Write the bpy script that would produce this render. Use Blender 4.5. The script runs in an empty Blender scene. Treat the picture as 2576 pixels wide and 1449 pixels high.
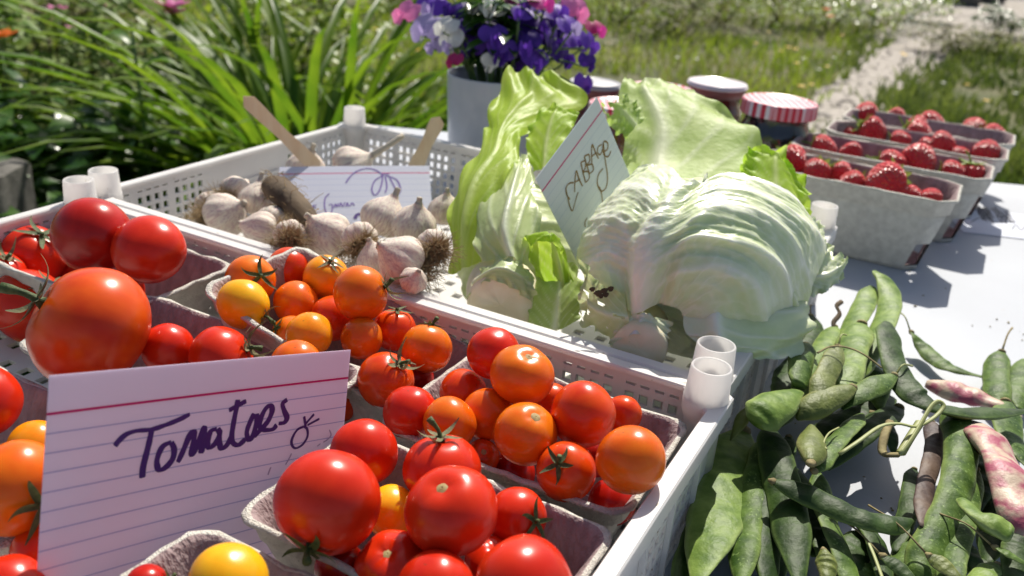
import bpy, math, random
import numpy as np
from mathutils import Vector, Matrix, noise as mnoise

# ------------------------------------------------------------------ camera, sky, sun, exposure
sc = bpy.context.scene
COL = sc.collection
random.seed(7); rng = np.random.default_rng(11)
W, H, F = 2576.0, 1449.0, 2250.0            # frame size the measurements were taken in
TABLE = 0.74
CAMZ = TABLE + 0.269
PITCH, ROLL = math.radians(23.498), math.radians(4.537)
K = 0.78
_cp, _sp = math.cos(PITCH), math.sin(PITCH)
FWD = np.array([0, _cp, -_sp]); _r0 = np.array([1., 0, 0]); _u0 = np.array([0, _sp, _cp])
RGT = math.cos(ROLL) * _r0 + math.sin(ROLL) * _u0
UPV = -math.sin(ROLL) * _r0 + math.cos(ROLL) * _u0
CAM = np.array([0, 0, CAMZ])
cd = bpy.data.cameras.new('camera'); cam = bpy.data.objects.new('camera', cd); COL.objects.link(cam)
cd.sensor_width = 36; cd.lens = F / W * 36; cd.clip_start = 0.02; cd.clip_end = 600
m = Matrix((RGT, UPV, -FWD)).transposed().to_4x4(); m.translation = Vector(CAM); cam.matrix_world = m
cd.dof.use_dof = True; cd.dof.focus_distance = 0.40; cd.dof.aperture_fstop = 12.5
sc.camera = cam
SUN_AZ, SUN_EL = math.radians(75), math.radians(48)     # azimuth from +X towards +Y
sdir = Vector((math.cos(SUN_AZ) * math.cos(SUN_EL), math.sin(SUN_AZ) * math.cos(SUN_EL), math.sin(SUN_EL)))
wd = bpy.data.worlds.new('World'); sc.world = wd; wd.use_nodes = True
sky = wd.node_tree.nodes.new('ShaderNodeTexSky'); sky.sky_type = 'NISHITA'; sky.sun_disc = False
sky.dust_density = 2.2; sky.ozone_density = .6; sky.sun_elevation = SUN_EL; sky.sun_rotation = math.pi / 2 - SUN_AZ
bg = wd.node_tree.nodes['Background']; bg.inputs['Strength'].default_value = 0.080
wd.node_tree.links.new(sky.outputs[0], bg.inputs['Color'])
sl = bpy.data.lights.new('sun', 'SUN'); so = bpy.data.objects.new('sun', sl); COL.objects.link(so)
sl.energy = 4.8; sl.angle = math.radians(0.5); sl.color = (1.0, 0.945, 0.84)
so.rotation_euler = sdir.to_track_quat('Z', 'Y').to_euler(); so.location = (0, 0, 6)
sc.view_settings.view_transform = 'Standard'; sc.view_settings.look = 'None'
sc.view_settings.exposure = 0.36; sc.view_settings.gamma = 1.0

# ------------------------------------------------------------------ helpers
def ray(px, py): return FWD + RGT * (px - W / 2) / F - UPV * (py - H / 2) / F
def at(px, py, z):                              # where the sight line meets the height z
    d = ray(px, py); return CAM + d * ((z - CAMZ) / d[2])
def dp(px, py, dep): return CAM + ray(px, py) * dep * K      # point at a depth
def toD(P):
    P = np.asarray(P) - CAM; d = P @ FWD
    return W / 2 + F * (P @ RGT) / d, H / 2 - F * (P @ UPV) / d
TH = math.radians(-26.7315)
EX = np.array([math.cos(TH), math.sin(TH), 0]); NY = np.array([-math.sin(TH), math.cos(TH), 0])
O0 = np.array([-0.366045, 0.749622, 0]) * K
RIM = TABLE + 0.0622
def cr(u, v, z): return O0 + (EX * u + NY * v) * K + np.array([0, 0, z])

def obj(name, verts, faces, mats=None, parent=None, smooth=True, midx=None, local=False, attr=None):
    me = bpy.data.meshes.new(name)
    v = np.asarray(verts, float)
    if parent is not None and not local: v = v - np.array(parent.location)
    me.from_pydata(v.tolist(), [], faces if isinstance(faces, list) else [tuple(f) for f in faces])
    if mats is not None:
        for mm in (mats if isinstance(mats, (list, tuple)) else [mats]): me.materials.append(mm)
    if midx is not None: me.polygons.foreach_set('material_index', midx)
    if smooth: me.polygons.foreach_set('use_smooth', [True] * len(me.polygons))
    if attr is not None:
        a = me.attributes.new('vein', 'FLOAT', 'POINT'); a.data.foreach_set('value', np.asarray(attr, np.float32))
    me.update()
    o = bpy.data.objects.new(name, me); COL.objects.link(o)
    if parent is not None: o.parent = parent
    return o
def empty(name, loc, rotz=0.0):
    o = bpy.data.objects.new(name, None); COL.objects.link(o); o.location = loc; o.rotation_euler = (0, 0, rotz)
    o.empty_display_size = 0.01; return o
def tag(o, label, cat, group=None):
    o['label'] = label; o['category'] = cat
    if group: o['group'] = group
    return o
def kind(o, k): o['kind'] = k; return o
def inst(src, name, parent=None, loc=None, mat4=None):
    o = bpy.data.objects.new(name, src if isinstance(src, bpy.types.Mesh) else src.data); COL.objects.link(o)
    if parent is not None: o.parent = parent
    if loc is not None: o.location = loc
    if mat4 is not None: o.matrix_local = mat4
    return o
class MB:
    def __init__(s): s.v = []; s.f = []; s.m = []
    def add(s, v, f, mi=0):
        n = len(s.v); s.v.extend([tuple(p) for p in v]); s.f.extend([tuple(i + n for i in q) for q in f]); s.m.extend([mi] * len(f)); return s
    def box(s, a, b, mi=0):
        x0, y0, z0 = a; x1, y1, z1 = b
        return s.add([(x0,y0,z0),(x1,y0,z0),(x1,y1,z0),(x0,y1,z0),(x0,y0,z1),(x1,y0,z1),(x1,y1,z1),(x0,y1,z1)],
              [(0,3,2,1),(4,5,6,7),(0,1,5,4),(1,2,6,5),(2,3,7,6),(3,0,4,7)], mi)
    def obj(s, name, mats, parent=None, smooth=False, local=False): return obj(name, s.v, s.f, mats, parent, smooth, s.m, local)
def grid_faces(nr, nc, wrap=False):
    f = []
    for i in range(nr - 1):
        for j in range(nc if wrap else nc - 1):
            k = (j + 1) % nc; f.append((i*nc+j, i*nc+k, (i+1)*nc+k, (i+1)*nc+j))
    return f
def lathe(prof, n=32, cap0=False, cap1=False):
    v = [(r * math.cos(2*math.pi*j/n), r * math.sin(2*math.pi*j/n), z) for r, z in prof for j in range(n)]
    f = grid_faces(len(prof), n, True)
    if cap0: f.append(tuple(range(n - 1, -1, -1)))
    if cap1: f.append(tuple(range((len(prof)-1)*n, len(prof)*n)))
    return v, f
def crom(pts, n):
    pts = [np.asarray(p, float) for p in pts]
    if len(pts) == 2: return [pts[0] + (pts[1] - pts[0]) * i / (n - 1) for i in range(n)]
    P = [2*pts[0] - pts[1]] + pts + [2*pts[-1] - pts[-2]]; out = []
    for i in range(n):
        t = i / (n - 1) * (len(pts) - 1); k = min(int(t), len(pts) - 2); t -= k
        a, b, c, d = P[k:k+4]
        out.append(0.5 * (2*b + (c-a)*t + (2*a-5*b+4*c-d)*t*t + (3*b-a-3*c+d)*t**3))
    return out
def tube(path, rad, n=8, flat=1.0, flatdir=None, cap=True):
    """sweep of an ellipse along a path; rad list or float; flat = thickness / width"""
    P = [np.asarray(p, float) for p in path]; N = len(P); v = []
    prev = None
    for i in range(N):
        t = P[min(i+1, N-1)] - P[max(i-1, 0)]; t = t / (np.linalg.norm(t) + 1e-12)
        if flatdir is not None: b = np.asarray(flatdir, float)
        elif prev is None: b = np.array([0, 0, 1.]) if abs(t[2]) < .9 else np.array([1., 0, 0])
        else: b = prev
        b = b - t * (b @ t); b = b / (np.linalg.norm(b) + 1e-12); prev = b
        s = np.cross(t, b); r = rad[i] if hasattr(rad, '__len__') else rad
        for j in range(n):
            a = 2*math.pi*j/n; v.append(P[i] + s * math.cos(a) * r + b * math.sin(a) * r * flat)
    f = grid_faces(N, n, True)
    if cap: f.append(tuple(range(n-1, -1, -1))); f.append(tuple(range((N-1)*n, N*n)))
    return v, f
def nz(p, s=1.0, o=0.0): return mnoise.noise(Vector((p[0]*s + o, p[1]*s + o*.7, p[2]*s - o)))
def unit(a): a = np.asarray(a, float); return a / np.linalg.norm(a)
def frame(zaxis, xhint=(1, .3, .2)):
    z = unit(zaxis); x = np.asarray(xhint, float); x = unit(x - z * (x @ z)); y = np.cross(z, x)
    return Matrix((x, y, z)).transposed().to_4x4()

# ------------------------------------------------------------------ materials
def mat(name, c1, c2=None, rough=.5, spec=.5, nscale=20, stretch=(1,1,1), sub=0, subcol=None, trans=0, tcol=None,
        bump=0, bscale=200, coat=0, vein=None, sheen=0, detail=4, contrast=(.35,.65), specks=None, transmission=0, ior=1.45):
    ma = bpy.data.materials.new(name); ma.use_nodes = True; nt = ma.node_tree; N = nt.nodes; L = nt.links
    b = N['Principled BSDF']; b.inputs['Roughness'].default_value = rough; b.inputs['Specular IOR Level'].default_value = spec
    b.inputs['IOR'].default_value = ior
    tc = N.new('ShaderNodeTexCoord'); mp = N.new('ShaderNodeMapping'); mp.inputs['Scale'].default_value = stretch
    oi = N.new('ShaderNodeObjectInfo'); ad = N.new('ShaderNodeVectorMath'); ad.operation = 'ADD'
    L.new(tc.outputs['Object'], mp.inputs['Vector']); L.new(mp.outputs[0], ad.inputs[0])
    sc_ = N.new('ShaderNodeVectorMath'); sc_.operation = 'SCALE'; sc_.inputs['Scale'].default_value = 13.7
    cx = N.new('ShaderNodeCombineXYZ'); L.new(oi.outputs['Random'], cx.inputs[0]); L.new(oi.outputs['Random'], cx.inputs[1])
    L.new(cx.outputs[0], sc_.inputs[0]); L.new(sc_.outputs[0], ad.inputs[1])
    vec = ad.outputs[0]; colout = None
    def rgb(c): return (c[0], c[1], c[2], 1)
    if c2 is not None:
        no = N.new('ShaderNodeTexNoise'); no.inputs['Scale'].default_value = nscale; no.inputs['Detail'].default_value = detail
        L.new(vec, no.inputs['Vector']); rp = N.new('ShaderNodeValToRGB')
        rp.color_ramp.elements[0].position = contrast[0]; rp.color_ramp.elements[1].position = contrast[1]
        rp.color_ramp.elements[0].color = rgb(c1); rp.color_ramp.elements[1].color = rgb(c2)
        L.new(no.outputs['Fac'], rp.inputs[0]); colout = rp.outputs[0]
    if specks:
        no2 = N.new('ShaderNodeTexNoise'); no2.inputs['Scale'].default_value = specks[1]; no2.inputs['Detail'].default_value = 2
        L.new(vec, no2.inputs['Vector']); r2 = N.new('ShaderNodeValToRGB')
        r2.color_ramp.elements[0].position = specks[2]; r2.color_ramp.elements[1].position = specks[2] + .05
        L.new(no2.outputs['Fac'], r2.inputs[0]); mx = N.new('ShaderNodeMix'); mx.data_type = 'RGBA'
        L.new(r2.outputs[0], mx.inputs['Factor'])
        if colout: L.new(colout, mx.inputs[6])
        else: mx.inputs[6].default_value = rgb(c1)
        mx.inputs[7].default_value = rgb(specks[0]); colout = mx.outputs[2]
    if vein is not None:
        at_ = N.new('ShaderNodeAttribute'); at_.attribute_name = 'vein'; mx = N.new('ShaderNodeMix'); mx.data_type = 'RGBA'
        L.new(at_.outputs['Fac'], mx.inputs['Factor'])
        if colout: L.new(colout, mx.inputs[6])
        else: mx.inputs[6].default_value = rgb(c1)
        mx.inputs[7].default_value = rgb(vein); colout = mx.outputs[2]
    if colout: L.new(colout, b.inputs['Base Color'])
    else: b.inputs['Base Color'].default_value = rgb(c1)
    if sub:
        b.inputs['Subsurface Weight'].default_value = sub; b.inputs['Subsurface Radius'].default_value = subcol or (.01, .004, .002)
        b.inputs['Subsurface Scale'].default_value = 1.0
    if coat: b.inputs['Coat Weight'].default_value = coat; b.inputs['Coat Roughness'].default_value = .08
    if sheen: b.inputs['Sheen Weight'].default_value = sheen
    if transmission: b.inputs['Transmission Weight'].default_value = transmission
    if bump:
        nb = N.new('ShaderNodeTexNoise'); nb.inputs['Scale'].default_value = bscale; nb.inputs['Detail'].default_value = 3
        L.new(vec, nb.inputs['Vector']); bu = N.new('ShaderNodeBump'); bu.inputs['Strength'].default_value = bump; bu.inputs['Distance'].default_value = .002
        L.new(nb.outputs['Fac'], bu.inputs['Height']); L.new(bu.outputs[0], b.inputs['Normal'])
    if trans:
        tb = N.new('ShaderNodeBsdfTranslucent'); ms = N.new('ShaderNodeMixShader'); ms.inputs[0].default_value = trans
        if tcol is None and colout: L.new(colout, tb.inputs['Color'])
        else: tb.inputs['Color'].default_value = rgb(tcol or c1)
        out = N['Material Output']; L.new(b.outputs[0], ms.inputs[1]); L.new(tb.outputs[0], ms.inputs[2]); L.new(ms.outputs[0], out.inputs['Surface'])
    return ma
M = {}
M['table'] = mat('table_white', (.42,.445,.49), (.37,.39,.435), rough=.55, nscale=5, detail=9, bump=.06, bscale=300, specks=((.38,.36,.34),210,.73))
M['leg'] = mat('grey_steel', (.3,.3,.31), rough=.4)
M['crate'] = mat('crate_plastic', (.86,.85,.83), (.80,.78,.76), rough=.38, nscale=30, trans=.30, tcol=(.85,.82,.80), specks=((.42,.36,.28),260,.70))
M['post'] = mat('crate_post_plastic', (.86,.85,.84), (.80,.79,.78), rough=.3, nscale=30, trans=.58, tcol=(.9,.88,.86), specks=((.42,.36,.28),260,.72))
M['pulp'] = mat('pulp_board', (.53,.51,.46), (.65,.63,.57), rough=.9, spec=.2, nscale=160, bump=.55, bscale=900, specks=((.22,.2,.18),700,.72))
M['pulp_in'] = mat('pulp_board_inside_shade', (.27,.20,.20), (.38,.29,.29), rough=.9, spec=.2, nscale=170, stretch=(1,1,.4), bump=.8, bscale=600, specks=((.16,.12,.12),600,.74))  # inner faces: shade and red bounce from the fruit mixed into the board colour
M['pulp_rim'] = mat('pulp_board_edge', (.60,.57,.50), (.72,.70,.64), rough=.95, spec=.1, nscale=300, bump=.9, bscale=1200)
M['slot'] = mat('slot_edge', (.12,.10,.09), rough=.9)
def tomato_mat(name, c1, c2, sub=.30):
    ma = mat(name, c1, c2, rough=.25, spec=.42, nscale=1.6, stretch=(1,1,.5), detail=3, sub=sub, subcol=(.012,.003,.0012), contrast=(.3,.72))
    nt = ma.node_tree; b = nt.nodes['Principled BSDF']; N = nt.nodes; L = nt.links
    src = b.inputs['Base Color'].links[0].from_socket
    rp0 = src.node; fac0 = rp0.inputs[0].links[0].from_socket; tc0 = N.new('ShaderNodeTexCoord'); sx = N.new('ShaderNodeSeparateXYZ'); L.new(tc0.outputs['Object'], sx.inputs[0])
    ma0 = N.new('ShaderNodeMath'); ma0.operation = 'MULTIPLY_ADD'; ma0.inputs[1].default_value = .13; L.new(sx.outputs['Z'], ma0.inputs[0]); L.new(fac0, ma0.inputs[2]); L.new(ma0.outputs[0], rp0.inputs[0])
    tc = N.new('ShaderNodeTexCoord'); d = N.new('ShaderNodeVectorMath'); d.operation = 'DISTANCE'; d.inputs[1].default_value = (0, 0, -1)
    L.new(tc.outputs['Object'], d.inputs[0]); no = N.new('ShaderNodeTexNoise'); no.inputs['Scale'].default_value = 22
    L.new(tc.outputs['Object'], no.inputs['Vector']); mt = N.new('ShaderNodeMath'); mt.operation = 'MULTIPLY_ADD'; mt.inputs[1].default_value = .09
    L.new(no.outputs['Fac'], mt.inputs[0]); L.new(d.outputs['Value'], mt.inputs[2])
    rp = N.new('ShaderNodeValToRGB'); rp.color_ramp.elements[0].position = .10; rp.color_ramp.elements[1].position = .13
    rp.color_ramp.elements[0].color = (1,1,1,1); rp.color_ramp.elements[1].color = (0,0,0,1); L.new(mt.outputs[0], rp.inputs[0])
    mx = N.new('ShaderNodeMix'); mx.data_type = 'RGBA'; mx.inputs[7].default_value = (.10,.05,.015,1)
    L.new(rp.outputs[0], mx.inputs['Factor']); L.new(src, mx.inputs[6])
    # fine lighter freckles in the skin
    vo = N.new('ShaderNodeTexNoise'); vo.inputs['Scale'].default_value = 60; L.new(tc.outputs['Object'], vo.inputs['Vector'])
    r2 = N.new('ShaderNodeValToRGB'); r2.color_ramp.elements[0].position = .68; r2.color_ramp.elements[1].position = .80
    r2.color_ramp.elements[0].color = (0,0,0,1); r2.color_ramp.elements[1].color = (.35,.35,.35,1); L.new(vo.outputs['Fac'], r2.inputs[0])
    m2 = N.new('ShaderNodeMix'); m2.data_type = 'RGBA'; m2.inputs[7].default_value = (c2[0], min(1,c2[1]*1.8+.04), c2[2]+.02, 1)
    L.new(r2.outputs[0], m2.inputs['Factor']); L.new(mx.outputs[2], m2.inputs[6]); L.new(m2.outputs[2], b.inputs['Base Color'])
    return ma
M['red'] = tomato_mat('tomato_red', (.56,.018,.004), (.68,.034,.006))
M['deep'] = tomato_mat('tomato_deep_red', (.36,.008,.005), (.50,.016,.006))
M['ored'] = tomato_mat('tomato_orange_red', (.64,.036,.004), (.74,.085,.005))
M['orange'] = tomato_mat('tomato_orange', (.72,.11,.004), (.80,.18,.006))
M['amber'] = tomato_mat('tomato_amber', (.84,.25,.006), (.88,.33,.010))
M['yellow'] = tomato_mat('tomato_yellow', (.85,.40,.008), (.88,.47,.015))
M['striped'] = tomato_mat('tomato_streaked', (.56,.022,.004), (.74,.10,.007))
M['calyx'] = mat('tomato_calyx', (.045,.075,.018), (.11,.15,.045), rough=.6, nscale=6, trans=.15, bump=.3, bscale=40)
M['calyx_dry'] = mat('tomato_calyx_dry', (.13,.13,.06), (.24,.22,.11), rough=.7, nscale=6, trans=.1, bump=.4, bscale=40)
M['scar'] = mat('tomato_stem_scar', (.42,.33,.14), (.30,.17,.06), rough=.7, nscale=8)
M['card'] = None
M['ink'] = mat('purple_ink', (.055,.018,.17), rough=.5)
M['ink_thin'] = mat('violet_ink', (.16,.10,.34), rough=.5)
M['ink_brown'] = mat('brown_ink', (.24,.14,.035), rough=.5)
M['ink_dark'] = mat('dark_blue_ink', (.02,.025,.06), rough=.5)
M['ink_faint'] = mat('faint_ink', (.42,.34,.50), rough=.6)
M['garlic'] = mat('garlic_skin', (.74,.66,.54), (.52,.36,.35), rough=.55, nscale=2.2, stretch=(5,5,.6), sub=.2, subcol=(.006,.004,.003), bump=.35, bscale=16, contrast=(.42,.70), specks=((.22,.15,.09),7,.66))
M['roots'] = mat('dry_roots', (.26,.175,.085), (.42,.31,.17), rough=.9, nscale=60)
M['stalk'] = mat('dry_stalk', (.055,.036,.02), (.14,.095,.055), rough=.85, nscale=40, stretch=(1,1,.2), bump=.6, bscale=120)
M['garlic_neck'] = mat('garlic_neck', (.62,.56,.46), (.45,.38,.29), rough=.8, nscale=40, bump=.4, bscale=100)
M['wood'] = mat('birch_wood', (.78,.60,.40), (.84,.69,.49), rough=.65, nscale=30, stretch=(6,6,.5), bump=.1, trans=.2)
M['cab_head'] = mat('cabbage_head', (.60,.69,.36), (.76,.80,.58), rough=.33, nscale=24, sub=.35, subcol=(.008,.009,.004), vein=(.88,.89,.76), bump=.2, bscale=260)
M['cab_leaf'] = mat('cabbage_leaf', (.36,.52,.10), (.50,.63,.20), rough=.5, nscale=30, trans=.5, vein=(.80,.84,.60), bump=.2, bscale=220)
M['cab_tall'] = mat('cabbage_tall_leaf', (.42,.60,.045), (.56,.70,.12), rough=.45, nscale=26, trans=.6, vein=(.68,.79,.30), bump=.2, bscale=220)
M['cab_bright'] = mat('cabbage_bright_leaf', (.34,.56,.03), (.50,.68,.08), rough=.48, nscale=30, trans=.6, vein=(.70,.78,.36), bump=.2, bscale=220)
M['cab_pale'] = mat('cabbage_pale_leaf', (.52,.62,.28), (.64,.70,.38), rough=.38, nscale=24, trans=.35, vein=(.82,.86,.70), bump=.2, bscale=220)
M['cab_cut'] = mat('cabbage_cut_stem', (.74,.65,.42), (.84,.77,.58), rough=.6, nscale=60, sub=.3, subcol=(.006,.005,.003))
M['rot'] = mat('brown_spot', (.05,.035,.015), (.10,.07,.03), rough=.7, nscale=90)
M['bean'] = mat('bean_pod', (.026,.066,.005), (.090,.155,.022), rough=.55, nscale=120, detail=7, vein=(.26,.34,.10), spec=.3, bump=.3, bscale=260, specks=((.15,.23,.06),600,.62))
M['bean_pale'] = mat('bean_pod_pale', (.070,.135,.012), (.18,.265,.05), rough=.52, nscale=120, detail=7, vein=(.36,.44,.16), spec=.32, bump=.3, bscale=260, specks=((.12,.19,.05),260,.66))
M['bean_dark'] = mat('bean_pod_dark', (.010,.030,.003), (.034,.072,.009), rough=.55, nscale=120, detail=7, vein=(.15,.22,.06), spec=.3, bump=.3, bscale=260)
M['bean_olive'] = mat('bean_pod_olive', (.070,.095,.010), (.135,.165,.028), rough=.55, nscale=120, detail=7, vein=(.28,.28,.10), bump=.3, bscale=400)
M['bean_pink'] = mat('bean_pod_pink', (.36,.075,.12), (.50,.38,.28), rough=.5, nscale=120, stretch=(1,1,1), detail=6, contrast=(.40,.58), bump=.2, bscale=400)
M['bean_brown'] = mat('bean_pod_brown', (.045,.026,.028), (.12,.075,.05), rough=.6, nscale=50, bump=.4, bscale=200)
M['pod_cap'] = mat('pod_cap', (.16,.12,.05), (.30,.25,.11), rough=.8, nscale=200, bump=.4)
M['tendril'] = mat('pale_tendril', (.42,.46,.20), (.34,.36,.12), rough=.5, nscale=40, trans=.2)
M['straw'] = None
M['straw_leaf'] = mat('strawberry_calyx', (.20,.32,.05), (.34,.44,.12), rough=.5, nscale=100, trans=.3)
M['glass'] = mat('jar_glass', (.95,.97,.96), rough=.03, transmission=1.0, ior=1.45)
M['jam_dark'] = mat('blackcurrant_jam', (.012,.006,.016), rough=.35, spec=.2)
M['jam_red'] = mat('red_jam', (.16,.010,.012), rough=.35, spec=.2)
M['lid_metal'] = mat('white_metal_lid', (.72,.66,.68), rough=.25, spec=.7)
M['lid_grey'] = mat('grey_metal_lid', (.42,.42,.43), rough=.4)
M['lid_rim'] = mat('dark_red_lid_skirt', (.24,.09,.08), rough=.35)
M['vase'] = mat('white_enamel', (.50,.525,.57), (.43,.45,.49), rough=.28, nscale=14, coat=.3, specks=((.35,.34,.32),90,.74))
M['stem'] = mat('green_stem', (.10,.17,.05), rough=.5, trans=.1)
for n_, a_, b_ in (('violet',(.115,.035,.40),(.19,.075,.54)), ('indigo',(.042,.013,.19),(.085,.028,.30)), ('magenta',(.60,.03,.30),(.72,.10,.42)),
                   ('pink',(.80,.16,.44),(.86,.32,.56)), ('lilac',(.42,.34,.62),(.52,.44,.70)), ('cream',(.80,.79,.74),(.74,.74,.70)), ('crimson',(.42,.02,.12),(.55,.04,.2))):
    M['pet_'+n_] = mat('petal_'+n_, a_, b_, rough=.55, nscale=30, stretch=(1,1,.4), trans=.32)
M['leafA'] = mat('leaf_mid_green', (.07,.17,.010), (.17,.31,.022), rough=.36, nscale=8, trans=.45)
M['leafB'] = mat('leaf_dark_green', (.022,.072,.010), (.058,.135,.016), rough=.28, nscale=8, trans=.28)
M['leafC'] = mat('leaf_yellow_green', (.18,.28,.012), (.30,.40,.03), rough=.4, nscale=8, trans=.5)
M['leafD'] = mat('leaf_grey_green', (.10,.18,.022), (.20,.28,.045), rough=.62, nscale=8, trans=.3)
M['leafE'] = mat('leaf_brownish', (.12,.13,.035), (.19,.18,.06), rough=.7, nscale=8, trans=.25)
M['strap'] = mat('strap_leaf', (.075,.17,.010), (.21,.32,.018), rough=.40, spec=.4, nscale=5, stretch=(1,1,1), trans=.52)
M['grass'] = mat('grass_blade', (.15,.24,.016), (.32,.40,.04), rough=.5, nscale=1.1, trans=.48)
M['grass2'] = mat('grass_blade_dry', (.20,.22,.05), (.31,.30,.11), rough=.5, nscale=1.3, trans=.35)
M['weed'] = mat('weed_blade', (.09,.14,.018), (.20,.25,.05), rough=.45, nscale=1.5, trans=.35)
M['soil'] = mat('lawn_soil', (.06,.075,.02), (.14,.13,.06), rough=.95, nscale=1.4, detail=8, bump=.6, bscale=30, specks=((.24,.20,.14),3,.64))
M['gravel'] = mat('gravel_path', (.29,.26,.225), (.45,.405,.36), rough=.95, nscale=22, detail=8, bump=.7, bscale=60, specks=((.16,.15,.10),5,.62))
M['pebble'] = mat('pebble', (.28,.25,.22), (.42,.38,.34), rough=.9, nscale=5)
M['stone'] = mat('rough_stone', (.065,.06,.055), (.16,.15,.135), rough=.95, nscale=26, bump=.8, bscale=60, detail=8)
M['bark'] = mat('woody_stem', (.09,.07,.035), (.15,.12,.07), rough=.9, nscale=20)
M['f_yellow'] = mat('flower_yellow', (.80,.50,.015), rough=.5, trans=.3)
M['f_orange'] = mat('flower_orange', (.80,.16,.015), rough=.5, trans=.3)
M['f_pink'] = mat('flower_pink', (.66,.16,.40), rough=.5, trans=.3)
M['f_white'] = mat('flower_white', (.78,.78,.74), rough=.5, trans=.3)

def card_mat(name, base, line_y, pitch, tr, lc=(.34,.40,.62)):
    ma = mat(name, base, rough=.6, spec=.25, trans=tr, tcol=base, bump=.06, bscale=600)
    nt = ma.node_tree; N = nt.nodes; L = nt.links; b = N['Principled BSDF']
    tc = N.new('ShaderNodeTexCoord'); sp = N.new('ShaderNodeSeparateXYZ'); L.new(tc.outputs['Object'], sp.inputs[0])
    def mth(op, a, b2, c=None):
        n = N.new('ShaderNodeMath'); n.operation = op
        for i, q in enumerate((a, b2, c)):
            if q is None: continue
            if isinstance(q, (int, float)): n.inputs[i].default_value = q
            else: L.new(q, n.inputs[i])
        return n.outputs[0]
    y = sp.outputs['Y']
    red = mth('LESS_THAN', mth('ABSOLUTE', mth('ADD', y, line_y), 0), .00042)
    ph = mth('ABSOLUTE', mth('SUBTRACT', mth('FRACT', mth('DIVIDE', mth('ADD', y, line_y), -pitch), 0), .5), 0)
    blue = mth('MULTIPLY', mth('GREATER_THAN', ph, .5 - .00018 / pitch), mth('LESS_THAN', mth('ADD', y, line_y), -.003))
    m1 = N.new('ShaderNodeMix'); m1.data_type = 'RGBA'; L.new(blue, m1.inputs['Factor']); m1.inputs[6].default_value = (*base, 1); m1.inputs[7].default_value = (*lc, 1)
    m2 = N.new('ShaderNodeMix'); m2.data_type = 'RGBA'; L.new(red, m2.inputs['Factor']); L.new(m1.outputs[2], m2.inputs[6]); m2.inputs[7].default_value = (.62,.03,.20,1)
    L.new(m2.outputs[2], b.inputs['Base Color'])
    tb = [n for n in N if n.type == 'BSDF_TRANSLUCENT'][0]; L.new(m2.outputs[2], tb.inputs['Color'])
    return ma
def straw_mat():
    ma = mat('strawberry_skin', (.74,.030,.045), (.82,.06,.07), rough=.32, spec=.6, nscale=2, sub=.3, subcol=(.004,.0015,.001))
    nt = ma.node_tree; N = nt.nodes; L = nt.links; b = N['Principled BSDF']; src = b.inputs['Base Color'].links[0].from_socket
    tc = N.new('ShaderNodeTexCoord'); vo = N.new('ShaderNodeTexVoronoi'); vo.inputs['Scale'].default_value = 6.5; vo.inputs['Randomness'].default_value = .55
    L.new(tc.outputs['Object'], vo.inputs['Vector'])
    rp = N.new('ShaderNodeValToRGB'); rp.color_ramp.elements[0].position = .12; rp.color_ramp.elements[1].position = .20
    rp.color_ramp.elements[0].color = (1,1,1,1); rp.color_ramp.elements[1].color = (0,0,0,1); L.new(vo.outputs['Distance'], rp.inputs[0])
    mx = N.new('ShaderNodeMix'); mx.data_type = 'RGBA'; L.new(rp.outputs[0], mx.inputs['Factor']); L.new(src, mx.inputs[6]); mx.inputs[7].default_value = (.62,.40,.12,1)
    L.new(mx.outputs[2], b.inputs['Base Color'])
    bu = N.new('ShaderNodeBump'); bu.inputs['Strength'].default_value = .6; bu.inputs['Distance'].default_value = .10
    L.new(vo.outputs['Distance'], bu.inputs['Height']); L.new(bu.outputs[0], b.inputs['Normal'])
    return ma
M['straw'] = straw_mat()
def gingham():
    ma = mat('gingham_lid', (.8,.8,.8), rough=.35, spec=.5); nt = ma.node_tree; N = nt.nodes; L = nt.links; b = N['Principled BSDF']
    tc = N.new('ShaderNodeTexCoord'); sp = N.new('ShaderNodeSeparateXYZ'); L.new(tc.outputs['Object'], sp.inputs[0])
    def st(s):
        a = N.new('ShaderNodeMath'); a.operation = 'MULTIPLY'; a.inputs[1].default_value = 140; L.new(s, a.inputs[0])
        f = N.new('ShaderNodeMath'); f.operation = 'FRACT'; L.new(a.outputs[0], f.inputs[0])
        g = N.new('ShaderNodeMath'); g.operation = 'GREATER_THAN'; g.inputs[1].default_value = .5; L.new(f.outputs[0], g.inputs[0]); return g.outputs[0]
    ad = N.new('ShaderNodeMath'); ad.operation = 'ADD'; L.new(st(sp.outputs['X']), ad.inputs[0]); L.new(st(sp.outputs['Y']), ad.inputs[1])
    h = N.new('ShaderNodeMath'); h.operation = 'MULTIPLY'; h.inputs[1].default_value = .5; L.new(ad.outputs[0], h.inputs[0])
    rp = N.new('ShaderNodeValToRGB'); rp.color_ramp.elements[0].color = (.80,.74,.75,1); rp.color_ramp.elements[1].color = (.58,.03,.06,1)
    e = rp.color_ramp.elements.new(.5); e.color = (.72,.32,.37,1)
    L.new(h.outputs[0], rp.inputs[0]); L.new(rp.outputs[0], b.inputs['Base Color']); return ma
M['gingham'] = gingham()
# ------------------------------------------------------------------ the setting: ground, path, lawn
def gh(x, y): return 0.03 * nz((x, y, 0), .5) + 0.012 * nz((x, y, 3), 2.2)
gv, gf = [], []
xs = np.concatenate([[-200, -60, -25], np.linspace(-10, 16, 80), [30, 70, 200]]); ys = np.concatenate([[-60, -10], np.linspace(-3, 22, 78), [40, 90, 300]])
for y in ys:
    for x in xs: gv.append((x, y, gh(x, y) if -10 <= x <= 16 and -3 <= y <= 22 else 0))
kind(obj('ground', gv, grid_faces(len(ys), len(xs)), M['soil']), 'structure')
def gpt(px, py): return at(px, py, 0)[:2]
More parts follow.
